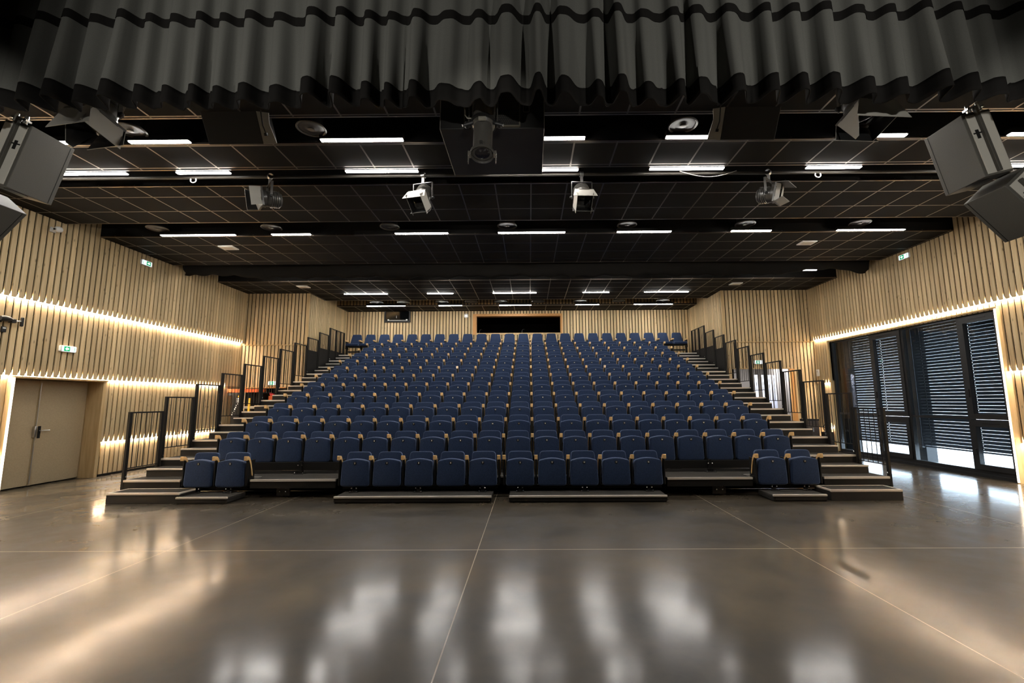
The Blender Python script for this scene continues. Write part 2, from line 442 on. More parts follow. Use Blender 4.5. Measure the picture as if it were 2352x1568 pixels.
# back wall with control-booth opening
BOOTH = (-2.16, 1.22, 4.32, 5.0)
w, k = MB(), MB()
slat_run(w, k, 'x', AL, AR, 3.0, ZR-.02, YB, 1, [BOOTH], pitch=.124, w=.094)
wb_ = w.build('wall_back', SPRUCE, kind='structure'); k.build('backing', BLACKVOID, wb_)
fr = MB(); a, b, c, d = BOOTH
fr.box(a-.14, a, YB-.02, YB+.25, c-.06, d+.10).box(b, b+.07, YB-.02, YB+.25, c-.06, d+.10).box(a, b, YB-.02, YB+.25, d, d+.10)
fr.build('booth_frame', ORANGEWOOD, wb_)
MB().box(a, b, YB-.03, YB+.30, c-.07, c).build('booth_sill', BOARD, wb_)
for nm, bb in (('wall_booth_rear', (a-.5, b+.5, YB+3, YB+3.05, 3.3, 6)), ('wall_booth_left', (a-.5, a-.45, YB+.3, YB+3, 3.3, 6)), ('wall_booth_right', (b+.45, b+.5, YB+.3, YB+3, 3.3, 6)), ('ceiling', (a-.5, b+.5, YB+.3, YB+3, 6, 6.05)), ('floor', (a-.5, b+.5, YB+.1, YB+3.05, 3.2, 3.3))):
    MB().box(*bb).build(nm, BLACKVOID, kind='structure')
for x0, x1 in ((AL-.088, AL+.002), (AR-.002, AR+.088)): MB().box(x0, x1, YT-.004, YT+.05, .02, ZR-.02, .6).build('trim_7', BOARD, kind='structure')
# outer skin that closes the shell behind the slats
k = MB()
k.box(-13, -12.9, -5, 22, 0, ZR).box(-13, 13, 21.9, 22, 0, ZR)
k.box(10.2, 10.3, -5, 8.0, 0, ZR).box(10.2, 10.3, 15.2, 22, 0, ZR).box(9.4, 10.3, 14.6, 15.2, 0, ZR)
k.box(9.36, 10.3, 8.0, 14.6, 3.5, ZR)
k.box(9.40, 10.3, 3.0, 8.9, 0, ZR)
k.build('wall_outer', BLACKVOID, kind='structure')
# stage side legs close the view beside the stage opening
k = MB(); k.box(XL-.3, -12.9, 2.9, 3.0, 0, ZR) if False else k.box(-12.9, XL-.02, 2.9, 3.0, 0, ZR).box(XR+.02, 10.2, 2.9, 3.0, 0, ZR)
k.build('wall_stage_side', BLACKVOID, kind='structure')

# left door niche
d = thing('door_1', 'beige double door recessed in the left slatted wall', 'door'); d['kind'] = 'structure'
XD = XL-.42
fr = MB()
fr.box(XD-.06, XL-.09, DOOR[1], DOOR[1]+.08, 0, DOOR[3]+.03).box(XD-.06, XL-STEP, DOOR[0]-.03, DOOR[0], 0, DOOR[3]+.03).box(XD-.06, XL-.06, DOOR[0], DOOR[1]+.08, DOOR[3], DOOR[3]+.03)
fr.build('door_lining', BOARD, d)
fr = MB(); fr.box(XL-.17, XL-.02, DOOR[0]-.085, DOOR[0]-.035, 0, DOOR[3]+.02, .7)
fr.build('edge_board', BOARD, d)
ymid = 9.17
lf = MB().box(XD-.05, XD, DOOR[0]+.02, ymid-.012, .02, DOOR[3]-.01, bevel=.004).build('door_leaf', DOORP, d)
lf2 = MB().box(XD-.05, XD, ymid+.012, DOOR[1]-.02, .02, DOOR[3]-.01, bevel=.004).build('door_leaf', DOORP, d)
MB().box(XD-.02, XD+.012, ymid-.03, ymid+.03, .02, DOOR[3]-.01).build('door_astragal', DOORP, d)
MB().box(XD-.07, XD-.055, DOOR[0], DOOR[1], 0, DOOR[3]).build('door_backing', BLACKVOID, d)
m = MB(); m.tube([(XD+.022, ymid-.012, .05), (XD+.022, ymid-.012, DOOR[3]-.06)], .008)
m.box(XD+.0, XD+.05, ymid-.055, ymid-.005, .94, 1.16, bevel=.008)
m.build('bolt_rod', STEEL, lf, smooth=40)
m = MB().box(XD, XD+.012, ymid+.045, ymid+.095, .92, 1.16, bevel=.004).build('lock_plate', BLACKM, lf2)
m = MB(); m.tube([(XD, ymid+.07, 1.07), (XD+.055, ymid+.07, 1.07), (XD+.06, ymid+.08, 1.07), (XD+.06, ymid+.22, 1.07)], .010)
m.build('door_handle', STEEL, lf2, smooth=40)
MB().box(XL-.14, XL-.13, 10.2, YT, 0, .05).build('baseboard_left', BLACKM, kind='structure')

# rear niches
for nm, (a, b, c, dd), dep in (('wall_niche_left', NICHE_L, 2.2), ('wall_niche_right', NICHE_R, 2.4)):
    yb = YT+dep; gm = mat('grey_niche_wall', (.20, .17, .14), .7)
    MB().box(a-.1, b+.1, yb, yb+.05, 0, dd+.4).build(nm+'_rear', gm, kind='structure')
    MB().box(a-.1, a-.05, YT+.1, yb, 0, dd+.4).build(nm+'_side', gm, kind='structure')
    MB().box(b+.05, b+.1, YT+.1, yb, 0, dd+.4).build(nm+'_side', gm, kind='structure')
    MB().box(a-.1, b+.1, YT+.09, yb, dd+.3, dd+.35).build('ceiling', gm, kind='structure')
    MB().box(a-.02, b+.02, YT+.0, YT+.12, dd, dd+.035).build('trim_1', BOARD if a > 0 else ORANGEWOOD, kind='structure')
MB().box(NICHE_R[1], NICHE_R[1]+.16, YT+.02, YT+.12, 0, NICHE_R[3]).build('trim_2', ORANGEWOOD, kind='structure')

# ------------------------------------------------------------------ window wall
wn = thing('window_1', 'dark framed glazed wall with blinds on the right', 'window'); wn['kind'] = 'structure'
XG = XR+.17
def fb(y0, y1, z0, z1, d=.07, x=XG):
    return MB().box(x-d/2, x+d/2, y0, y1, z0, z1, bevel=.004)
P = [9.0, 9.92, 11.45, 12.52, 14.12]
f = MB(); Xa, Xb = XG-.05, XG+.05
f.box(Xa, Xb, 8.98, 14.15, 0, .14).box(Xa, Xb, 8.98, 14.15, 3.33, 3.42)
for y in P: f.box(Xa, Xb, y-.035, y+.035, .14, 3.33)
f.box(Xa-.06, Xa, 8.98, 14.15, 0, .06)
f.build('window_frame', WINFR, wn)
f = MB()
for y0, y1 in ((P[1], P[2]), (P[3], P[4])): f.box(Xa+.02, Xb-.02, y0, y1, 1.16, 1.21)
f.build('transom', WINFR, wn)
for y0, y1 in ((P[1], P[2]), (P[3], P[4])):
    MB().box(XG-.004, XG+.004, y0+.03, y1-.03, .14, 3.33).build('window_pane', GLASS, wn)
for y0, y1 in ((P[0], P[1]), (P[2], P[3])):
    for z0, z1 in ((1.17, 3.33), (.14, 1.15)):
        s = MB(); xa, xb = XG-.075, XG+.02
        s.box(xa, xb, y0+.03, y0+.13, z0, z1).box(xa, xb, y1-.13, y1-.03, z0, z1)
        s.box(xa, xb, y0+.13, y1-.13, z0, z0+.11).box(xa, xb, y0+.13, y1-.13, z1-.13, z1)
        so = s.build('sash_frame', WINFR, wn)
        MB().box(XG-.004, XG+.004, y0+.12, y1-.12, z0+.1, z1-.12).build('window_pane', GLASS, so)
        MB().box(xa-.006, xa, y0+.28, y1-.28, z1-.075, z1-.055).build('air_vent', BLACKP, so)
        h = MB(); h.box(xa-.02, xa, y1-.10, y1-.06, (z0+z1)/2-.62 if z0 > 1 else z0+.3, (z0+z1)/2-.45 if z0 > 1 else z0+.42, bevel=.005)
        h.build('window_handle', BLACKP, so)
f = MB(); f.box(XR-.02, XR+.22, 8.93, 8.98, 0, 3.40, .7).box(XR+.03, XR+.22, 14.15, 14.19, 0, 3.40, .7).box(XR+.03, XR+.22, 8.93, 14.19, 3.38, 3.41, .7)
f.build('trim_3', BOARD, kind='structure')
# outside: terrace, posts, blinds
MB().box(9.5, 45, -20, 45, -.12, -.02).build('ground', PAVE, kind='structure')
for y0, y1, x in ((11.72, 12.12, 9.95), (14.35, 14.9, 9.95), (8.2, 8.6, 9.95)):
    MB().box(x-.1, x+.16, y0, y1, 0, 3.6).build('trim_4', EXTD, kind='structure')
MB().box(9.4, 10.3, 8.0, 14.6, 3.44, 3.5).build('trim_5', EXTD, kind='structure')
def make_blind(y0, y1, zb, cords, label):
    t = thing('venetian_blind', label, 'blind', group='venetian blinds outside the windows')
    s = MB(); z = 3.40; x = 9.72
    hw = .006
    while z > zb+.06:
        cuts = [y0]+[q for c in cords for q in (c-hw, c+hw)]+[y1]
        dx, dz = .006, -.0736
        def strip(ya, yb_, f0, f1):
            s.quad((x+dx*f0, ya, z+dz*f0), (x+dx*f1, ya, z+dz*f1), (x+dx*f1, yb_, z+dz*f1), (x+dx*f0, yb_, z+dz*f0))
        for i in range(0, len(cuts), 2): strip(cuts[i], cuts[i+1], 0, 1)
        for c in cords: strip(c-hw, c+hw, 0, .42); strip(c-hw, c+hw, .56, 1)
        z -= .075
    s.build('slats', BLIND, t, solid=.0015)
    MB().box(x-.01, x+.05, y0, y1, zb, zb+.035).build('bottom_rail', BLIND, t)
    for c in cords: MB().box(x-.006, x-.003, c-.004, c+.004, zb, 3.44).build('ladder_cord', BLACKP, t)
    MB().box(x-.03, x+.07, y0, y1, 3.42, 3.47).build('head_rail', BLIND, t)
make_blind(9.0, 11.635, .43, (9.35, 10.12, 11.40), 'long dark venetian blind outside the near half of the window wall')
make_blind(11.66, 14.2, .41, (11.86, 12.68, 13.92), 'dark venetian blind outside the far half of the window wall')

# ------------------------------------------------------------------ ceiling rafts and slots
XA, XB = XL-.25, XR+.25
RAFTS = [(4.45, 5.41), (6.03, 6.72), (7.28, 8.82), (9.62, 11.65), (13.42, 16.0), (17.08, 18.3)]
JOINT = [5.38, 6.06, 7.67, 10.17, 13.78, 17.11]
for i, (y0, y1) in enumerate(RAFTS):
    jo = JOINT[i]; y0 -= jo; y1 -= jo
    r = MB().box(XA, XB, y0, y1, ZC, ZC+.04).build('ceiling', TILE, kind='structure', loc=(0, jo, 0))
    MB().box(XA, XB, y0+.0, y0+.03, ZC+.04, ZR).build('fascia_board', SPRUCE_D if False else FASC, r)
    MB().box(XA, XB, y1-.03, y1, ZC+.04, ZR).build('fascia_board', FASC, r)
    e = MB().box(XA, XB, y0-.022, y0, ZC-.004, ZC+.02).box(XA, XB, y1, y1+.022, ZC-.004, ZC+.02)
    e.build('edge_bar', mat('bronze_edge_bar', (.26, .22, .18), .3, metal=1), r)
# wooden slats on the last fascia
w = MB(); slat_run(w, None, 'x', AL, AR, ZC+.05, ZR-.05, 17.05, 1, pitch=.124, w=.088)
w.build('trim_6', SPRUCE_D, kind='structure')
# stage ceiling beyond the tiles

# light lines
SEGS = {'A': [(-8.02, -6.41), (-5.61, -4.77), (-2.93, -1.79), (-.70, .74), (1.87, 3.03), (4.33, 5.18), (6.60, 8.04)],
        'R': [(-6.25, -4.80), (-3.46, -2.59), (-1.25, .20), (1.77, 2.64), (3.83, 5.30)],
        'S': [(-6.18, -4.74), (-3.45, -2.58), (-1.16, .04), (1.72, 2.60), (3.92, 5.37)]}
LROWS = [(5.93, 'A', 'nearest row under the ceiling', .062), (6.80, 'A', 'second row from the stage', .060), (9.49, 'A', 'third row from the stage', .060),
         (12.53, 'A', 'row behind the bunched black drape', .060), (15.0, 'R', 'row above the last seats', .055), (16.95, 'S', 'farthest row by the back wall', .06)]
lamp_protos = {}
for Y, key, rowtxt, wd in LROWS:
    for i, (a, b) in enumerate(SEGS[key]):
        t = thing('ceiling_light', f'white ceiling light line, {ORD[i+1]} from the left in the {rowtxt}', 'ceiling light', ((a+b)/2, Y, ZC), group='linear ceiling lights')
        ln = round(b-a, 2); kk = (ln, wd)
        if kk not in lamp_protos:
            h = MB().box(-ln/2-.01, ln/2+.01, -wd/2-.012, wd/2+.012, -.008, .06).build('lamp_housing', BLACKM)
            d_ = MB().box(-ln/2, ln/2, -wd/2, wd/2, -.020, -.006, bevel=.003).build('lamp_diffuser', LIT)
            lamp_protos[kk] = (h, d_); h.parent = t; d_.parent = t
        else:
            for src in lamp_protos[kk]:
                c = src.copy(); COL.objects.link(c); c.parent = t
# warm strips
def strip(label, axis, u0, u1, z, x0, x1):
    m = MB()
    m.box(x0, x1, u0, u1, z, z+.022)
    o = m.build('light_strip_or_edge_glow', LEDM)
    tag(o, label, 'light strip', 'warm light strips in the slatted walls')
def lstrip(label, y0, y1, z, tier): strip(label, 'y', y0, y1, z+.004, XL-tier*STEP+.003, XL-tier*STEP+.024)
def rstrip(label, y0, y1, z, tier): strip(label, 'y', y0, y1, z+.004, XR+tier*STEP-.024, XR+tier*STEP-.003)
lstrip('long warm light strip highest on the left slatted wall', 3.2, YT-.12, Z1, 1)
lstrip('warm light strip at door-top height on the left wall', 3.2, YT-.7, Z2, 2)
lstrip('low warm light strip on the left wall beyond the door', DOOR[1]+.04, YT-.7, Z3, 3)
lstrip('low warm light strip on the left wall before the door', 3.2, DOOR[0]-.10, Z3, 3)
rstrip('long warm light strip above the window wall', 3.2, YT-.12, Z1-.03, 1)
rstrip('warm light strip on the right wall at the near side of the window', 3.2, WIN[0]-.08, Z2, 2)
rstrip('short warm light strip on the right wall beyond the window at mid height', WIN[1]+.03, YT-.25, Z2, 2)
rstrip('short low warm light strip on the right wall beyond the window', WIN[1]+.03, YT-.25, Z3, 3)
rstrip('low warm light strip on the right wall at the near side of the window', 3.2, WIN[0]-.08, Z3, 3)
def edge_glow(label, x0, x1, y0, y1, z0, z1):  # glowing face added in place of a brightly lit board edge
    tag(MB().box(x0, x1, y0, y1, z0, z1).build('light_strip_or_edge_glow', EDGEGLOW), label, 'light strip', 'warm light strips in the slatted walls')
edge_glow('added glow on the upright board edge at the near side of the left door', XL-.018, XL-.010, DOOR[0]-.080, DOOR[0]-.040, .02, DOOR[3])
edge_glow('added glow on the upright board edge at the near side of the window wall', XR-.030, XR-.022, 8.94, 8.975, .02, 3.36)

# ceiling air diffusers
def make_diffuser():
    h = MB().lathe([(.06, .10), (.17, .06), (.20, .02), (.205, 0), (.19, -.006), (.17, .012)], 28, cap=True)
    return h
dproto = None
def diffuser(x, y, z, r, label):
    global dproto
    t = thing('air_diffuser', label, 'air diffuser', (x, y, z), group='round ceiling air diffusers')
    if dproto is None:
        a = MB().lathe([(.205, .01), (.21, 0), (.195, -.008), (.18, .004), (.18, .02)], 32, cap=False).build('diffuser_rim', RING, t, smooth=40)
        b = MB().lathe([(.185, .03), (.185, .012), (.12, .004), (.10, .012), (.06, .0), (.02, -.006)], 32).build('diffuser_face', DIFF, t, smooth=40)
        c = MB().lathe([(.045, .004), (.045, -.010), (.03, -.013)], 16).build('diffuser_hub', RING, t, smooth=40)
        e = MB().lathe([(.16, .03), (.16, ZR-z)], 24).build('duct', FASC, t, smooth=40)
        dproto = t
    else:
        for ch in dproto.children: copy_tree(ch, t)
    t.scale = (r/.205, r/.205, 1)
for x, txt in ((-5.44, 'leftmost, behind the left barndoor spotlight'), (-2.98, 'beside the left hung monitor'), (2.04, 'beside the right hung monitor'), (6.99, 'behind the right hung loudspeakers')):
    diffuser(x, 5.74, 5.26, .19, f'round black air diffuser in the nearest ceiling slot, {txt}')
for i, x in enumerate((-7.99, -5.54, -3.01, -.5, 2.05, 4.56, 6.99)):
    diffuser(x, 9.34, 5.30, .205, f'round black air diffuser, {ORD[i+1]} from the left in the middle ceiling slot')
for i, x in enumerate((-5.75, -4.74, -3.3, -2.2, -1.1, .3, 1.86, 3.31, 4.96)):
    diffuser(x, 16.75, 5.30, .24, f'round black air diffuser, {ORD[i+1]} from the left in the rear ceiling slot')
# flush emergency lights
for x, y, txt in ((-7.1, 10.32, 'left, nearer the stage'), (6.43, 10.29, 'right, nearer the stage'), (-7.14, 14.0, 'left, nearer the back wall'), (6.44, 14.01, 'right, nearer the back wall')):
    t = thing('emergency_light', f'pale square emergency light flush in the ceiling, {txt}', 'emergency light', (x, y, ZC), group='flush emergency lights')
    MB().box(-.17, .17, -.13, .13, -.02, .02, bevel=.004).build('light_frame', WHITE, t)
    MB().box(-.11, .11, -.08, .08, -.026, -.018).build('light_lens', mat('pale_lens', (.6, .55, .5), .3), t)

# ------------------------------------------------------------------ tribune
PT = .54; RUN = .772; RISE = .273
YP = 7.95; ZP = .30
def yp(n): return YP+RUN*(n-2)
def zp(n): return ZP+RISE*(n-2)
TX0, TX1 = -6.95, 6.0
SX0, SX1 = -11*PT, 9*PT
for n in range(2, 14):
    y0 = yp(n); y1 = yp(n+1) if n < 13 else YB-.06; z = zp(n)
    t = thing('seating_platform', f'carpeted platform under the {ORD[n]} seat row from the front', 'platform', (0, 0, 0), group='stepped seating platforms')
    CB = .31
    spans = [(TX0, SX0-.06, 0), (SX0-.06, SX1+.06, CB), (SX1+.06, TX1, 0)]
    if n == 2: spans = [(TX0, -5.98, 0), (-5.98, -4.79, CB), (-4.79, -3.34, 0), (-3.34, 2.27, CB), (2.27, 3.70, 0), (3.70, 4.90, CB), (4.90, TX1, 0)]
    dk, ns, eb, rs = MB(), MB(), MB(), MB()
    for xa, xb, of in spans:
        ye = y1-.002+(CB if (of and n < 13) else 0)
        if n == 2 and of == 0 and xa > SX0 and xb < SX1: ye = y1-.002+CB
        if of == 0 and n == 2 and xa == TX0:
            dk.box(SX0-.06, xb, y1-.002, y1-.002+CB, z-.03, z)
        dk.box(xa, xb, y0+of+.035, ye, z-.03, z)
        ns.box(xa, xb, y0+of, y0+of+.035, z-.028, z+.006)
        eb.box(xa, xb, y0+of+.01, y0+of+.05, z-.14, z-.03)
        if n > 2: rs.box(xa, xb, y0+of+.05, y0+of+.07, z-RISE+.002, z-.03)
    for x in (TX0, TX1-.04): eb.box(x, x+.04, y0+.05, y1-.002, z-.14, z-.03)
    dk.build('deck', CARPET, t); ns.build('nosing', ALU, t); eb.build('edge_beam', BLACKM, t)
    if n > 2:
        rs.build('riser_or_shade_sheet', STEPM, t)
    else:
        rs.bm.free()
        MB().box(TX0+.1, TX1-.1, y0+.65, y0+.67, .005, z-.03).build('riser_or_shade_sheet', BLACKVOID, t)  # black sheet standing in for the shaded void of the open understructure
        for x in (-6.6, -6.15, -4.25, 3.2, 5.0, 5.8):
            MB().box(x-.03, x+.03, y0+.12, y0+.18, 0.0, z-.03).build('leg', BLACKM, t)
        for x in (-4.25, 3.15):
            q = MB().box(x-.11, x+.11, y0+.06, y0+.085, .03, z-.05).build('bracket_plate', STEPM, t)
            for dx in (-.05, .05):
                for dz in (.10, .16): MB().lathe([(.010, 0), (.010, .012), (.006, .015)], 8, M=Matrix.Translation((x+dx, y0+.06, dz)) @ Matrix.Rotation(pi/2, 4, 'X')).build('bolt', CHROME, q, smooth=40)
# aisle half steps
sp = None
for n in range(2, 13):
    for side, xa, xb in (('left', TX0+.06, SX0-.05), ('right', SX1+.07, TX1-.06)):
        t = thing('aisle_step', f'black {side} aisle half step with pale nosing above the {ORD[n]} row platform', 'step', ((xa+xb)/2, yp(n+1)-.386, zp(n)), group=f'half steps in the {side} aisle')
        hw = (xb-xa)/2
        MB().box(-hw, hw, .012, .38, .001, RISE/2-.02).build('step_box', STEPM, t)
        MB().box(-hw, hw, .03, .38, RISE/2-.02, RISE/2).build('tread', CARPET, t)
        MB().box(-hw, hw, 0, .035, RISE/2-.024, RISE/2+.005, bevel=.004).build('nosing', ALU, t)
# loose floor steps
for side, xa, xb in (('left', -6.86, -5.68), ('right', 4.74, 5.88)):
    t = thing('floor_step', f'low black floor step with metal edging at the foot of the {side} aisle', 'step', ((xa+xb)/2, 7.56, 0), group='floor steps before the aisles')
    hw = (xb-xa)/2
    MB().box(-hw, hw, 0, .42, .0, .145, bevel=.004).build('step_box', STEPM, t)
    MB().box(-hw+.02, hw-.02, .02, .40, .145, .160).build('tread', CARPET, t)
    e = MB().box(-hw, hw, -.005, .03, .135, .168, bevel=.003).box(-hw, hw, .395, .42, .145, .168, bevel=.003).box(-hw, -hw+.025, .03, .395, .145, .168).box(hw-.025, hw, .03, .395, .145, .168)
    e.build('metal_edging', ALU, t)
# row-one platforms
GROUPS = [(-5.93, 2, 'far left pair'), (-3.275, 5, 'left five'), (-.485, 5, 'right five'), (3.76, 2, 'far right pair')]
for g, (x0, n, txt) in enumerate(GROUPS):
    xa, xb = x0+.10, x0+n*PT-.09
    if g == 0: xa += .13; xb += .06
    if g == 3: xa -= .06; xb -= .10
    t = thing('front_platform', f'low black platform with metal nosing under the {txt} of front seats', 'platform', (0, 0, 0), group='low front-row platforms')
    MB().box(xa, xb, 7.52, 8.0, .02, .075).box(xa+.03, xb-.03, 7.515, 7.52, .02, .075).build('platform_box', STEPM, t)
    MB().box(xa, xb, 7.555, 8.0, .075, .098).build('deck', CARPET, t)
    MB().box(xa, xb, 7.505, 7.545, .078, .108, bevel=.005).build('nosing', ALU, t)
    MB().box(xa+.01, xb-.01, 7.53, 7.99, 0, .02).build('skid', BLACKM, t)
    MB().box(x0+.03, x0+n*PT-.03, 8.03, 8.12, .125, .185).build('seat_beam', BLACKM, t)
    for i in ((0, 1) if n == 2 else (0, 2, 4)):
        xc = x0+(i+.5)*PT
        l = MB().box(xc-.025, xc+.025, 7.92, 7.97, .098, .18).box(xc-.02, xc+.02, 7.92, 8.1, .14, .18).box(xc-.07, xc+.07, 7.87, 7.99, .098, .106)
        lo = l.build('leg', BLACKM, t)
        for dx in (-.055, .055): MB().lathe([(.010, 0), (.010, .012), (.005, .016)], 8, M=Matrix.Translation((xc+dx, 7.89, .106))).build('bolt', CHROME, lo, smooth=40)
        for dx in (-.04, .04): MB().lathe([(.010, 0), (.010, .012), (.005, .016)], 8, M=Matrix.Translation((xc+dx, 7.92, .16)) @ Matrix.Rotation(pi/2, 4, 'X')).build('bolt', CHROME, lo, smooth=40)

# ------------------------------------------------------------------ seats
def arched(wb, wt, z0, z1, arch, r):
    out = []
    for cx, cz, a0 in ((wb/2-r, z0+r, 270),):
        for k in range(4): a = R(a0+90*k/3); out.append((cx+r*cos(a), cz+r*sin(a)))
    rt = r*.9
    for k in range(4): a = R(0+90*k/3); out.append((wt/2-rt+rt*cos(a), z1-arch-rt+rt*sin(a)))
    for k in range(1, 6):
        u = 1-k/3.0; out.append(((wt/2-rt)*u, z1-arch*u*u))
    for k in range(4): a = R(90+90*k/3); out.append((-wt/2+rt+rt*cos(a), z1-arch-rt+rt*sin(a)))
    for k in range(4): a = R(180+90*k/3); out.append((-wb/2+r+r*cos(a), z0+r+r*sin(a)))
    return out
DIGITS = {}
def digit_mesh(s):
    if s not in DIGITS:
        cu = bpy.data.curves.new('seat_number', 'FONT'); cu.body = s; cu.size = .036 if len(s) == 1 else .028
        cu.align_x = 'CENTER'; cu.align_y = 'CENTER'; cu.extrude = .001; cu.offset = .0012; cu.resolution_u = 2
        o = bpy.data.objects.new('tmp', cu); COL.objects.link(o)
        dg = bpy.context.evaluated_depsgraph_get()
        me = bpy.data.meshes.new_from_object(o.evaluated_get(dg))
        me.name = 'seat_number'; me.materials.clear(); me.materials.append(SEATNUM)
        me.transform(Matrix.Rotation(pi/2, 4, 'X'))
        bpy.data.objects.remove(o, do_unlink=True); DIGITS[s] = me
    return DIGITS[s]
def arm_profile():
    return [(0, .628), (.0, .692), (.010, .698), (.05, .695), (.085, .668), (.125, .60), (.165, .49), (.195, .37), (.19, .345),
            (.170, .36), (.140, .475), (.105, .565), (.070, .625), (.03, .640)]
def concave_prism(mb, outline, x0, x1):
    pts = outline; n = len(pts); h = n//2
    a = [mb.bm.verts.new((x0, y, z)) for y, z in pts]; b = [mb.bm.verts.new((x1, y, z)) for y, z in pts]
    for i in range(n):
        j = (i+1) % n; mb.bm.faces.new((a[i], a[j], b[j], b[i]))
    bmesh.ops.triangulate(mb.bm, faces=[mb.bm.faces.new(a[::-1]), mb.bm.faces.new(b)])
    return mb
SEATM = {}
def seat_meshes():
    def grab(o):
        me = o.data; bpy.data.objects.remove(o); return me
    SEATM['pad'] = grab(MB().prism(arched(.478, .452, .187, .640, .028, .05), .028, .135, bev=.022).build('seat_pad', NAVY, smooth=50))
    Mx = Matrix.Translation((0, .17, .30)) @ Matrix.Rotation(R(-6), 4, 'X') @ Matrix.Translation((0, -.17, -.30))
    SEATM['back'] = grab(MB().prism(arched(.47, .405, .26, .748, .004, .062), .16, .235, bev=.020, M=Mx).build('backrest', NAVY, smooth=50))
    m = MB(); concave_prism(m, arm_profile(), -.026, .026)
    SEATM['arm'] = grab(m.build('armrest', ARMWOOD, smooth=30))
    m = MB().box(-.014, .014, .05, .27, .20, .62, bevel=.006).box(-.022, .022, .10, .24, .20, .32, bevel=.006)
    SEATM['panel'] = grab(m.build('side_panel', BLACKM))
    SEATM['plate'] = grab(MB().lathe([(.026, 0), (.026, .003), (.024, .004)], 20, M=Matrix.Translation((0, .0275, .572)) @ Matrix.Rotation(pi/2, 4, 'X')).build('number_plate', BLACKP, smooth=40))
    # unfolded seat of the last row
    Mp = Matrix.Translation((0, 0, .46)) @ Matrix.Rotation(R(4), 4, 'X')
    SEATM['pan'] = grab(MB().prism(rrect(-.235, .235, -.10, .36, .06), -.045, .045, axis='z', bev=.022, M=Mp).build('seat_pad', NAVY, smooth=50))
    Mb = Matrix.Translation((0, .36, .42)) @ Matrix.Rotation(R(-12), 4, 'X')
    SEATM['oback'] = grab(MB().prism(arched(.48, .345, 0, .50, .004, .045), -.03, .04, bev=.020, M=Mb).build('backrest', NAVY, smooth=50))
    SEATM['oarm'] = grab(MB().prism([(.0, .585), (-.02, .60), (-.015, .625), (.05, .64), (.27, .625), (.30, .60), (.27, .585)], -.026, .026, axis='x', bev=.006).build('armrest', ARMWOOD, smooth=40))
    m = MB().box(-.014, .014, .05, .30, .30, .59, bevel=.006).box(-.02, .02, .12, .24, .0, .34).box(-.04, .04, .06, .30, 0, .02)
    SEATM['opanel'] = grab(m.build('side_panel', BLACKM))
    SEATM['frame'] = grab(MB().box(-.215, .215, .0, .34, .375, .41).box(-.215, .215, .16, .22, .18, .23).build('seat_frame', BLACKM))
seat_meshes()
def part(name, me, parent, loc=(0, 0, 0)):
    o = bpy.data.objects.new(name, me); COL.objects.link(o); o.parent = parent; o.location = loc; return o
def seat(x, y, z, num, label, group, last, opened=False):
    t = thing('theatre_seat', label, 'seat', (x, y, z), group=group)
    h = PT/2
    if opened:
        part('seat_pad', SEATM['pan'], t); part('backrest', SEATM['oback'], t); part('seat_frame', SEATM['frame'], t)
        for sx in ((-h, h) if last else (-h,)): part('armrest', SEATM['oarm'], t, (sx, 0, 0)); part('side_panel', SEATM['opanel'], t, (sx, 0, 0))
        return t
    part('seat_pad', SEATM['pad'], t); part('backrest', SEATM['back'], t)
    p = part('number_plate', SEATM['plate'], t)
    part('seat_number', digit_mesh(str(num)), p, (0, .0225, .572))
    for sx in ((-h, h) if last else (-h,)):
        part('armrest', SEATM['arm'], t, (sx, 0, 0)); part('side_panel', SEATM['panel'], t, (sx, 0, 0))
    return t
num = 1
for x0, n, txt in GROUPS:
    for i in range(n):
        seat(x0+(i+.5)*PT, 7.88, 0, num, f'folded navy seat in the front row, {ORD[num]} from the left end', 'folded seats in the front row', i == n-1)
        num += 1
YS, ZS = 8.715, .0
for n in range(2, 13):
    for i in range(20):
        seat((-11+i+.5)*PT, YS+RUN*(n-2), zp(n), i+1, f'folded navy seat in the {ORD[n]} row from the front, {ORD[i+1]} from the left end', f'folded seats in the {ORD[n]} row', i == 19)
for i in range(24):
    seat((-13+i+.5)*PT, YS+RUN*11-.06, zp(13)+.003, i+1, f'open navy seat in the last row by the back wall, {ORD[i+1]} from the left end', 'open seats in the last row', i == 23, True)
# brackets under row two
t = bpy.data.objects['seating_platform']
for x in (-4.28, 3.25):
    q = MB().box(x-.05, x+.05, 8.60, 8.66, .30, .36).box(x-.025, x+.025, 8.62, 8.70, .36, .52).box(x-.09, x+.09, 8.56, 8.66, .30, .308).build('seat_leg', BLACKM, t)
    for dx in (-.075, .075):
        MB().lathe([(.011, 0), (.011, .014), (.006, .018)], 8, M=Matrix.Translation((x+dx, 8.58, .308))).build('bolt', CHROME, q, smooth=40)
        MB().lathe([(.011, 0), (.011, .014), (.006, .018)], 8, M=Matrix.Translation((x+dx*.5, 8.62, .45)) @ Matrix.Rotation(pi/2, 4, 'X')).build('bolt', CHROME, q, smooth=40)
MB().box(SX0, SX1, 8.64, 8.71, .36, .50).build('seat_beam', BLACKM, t)

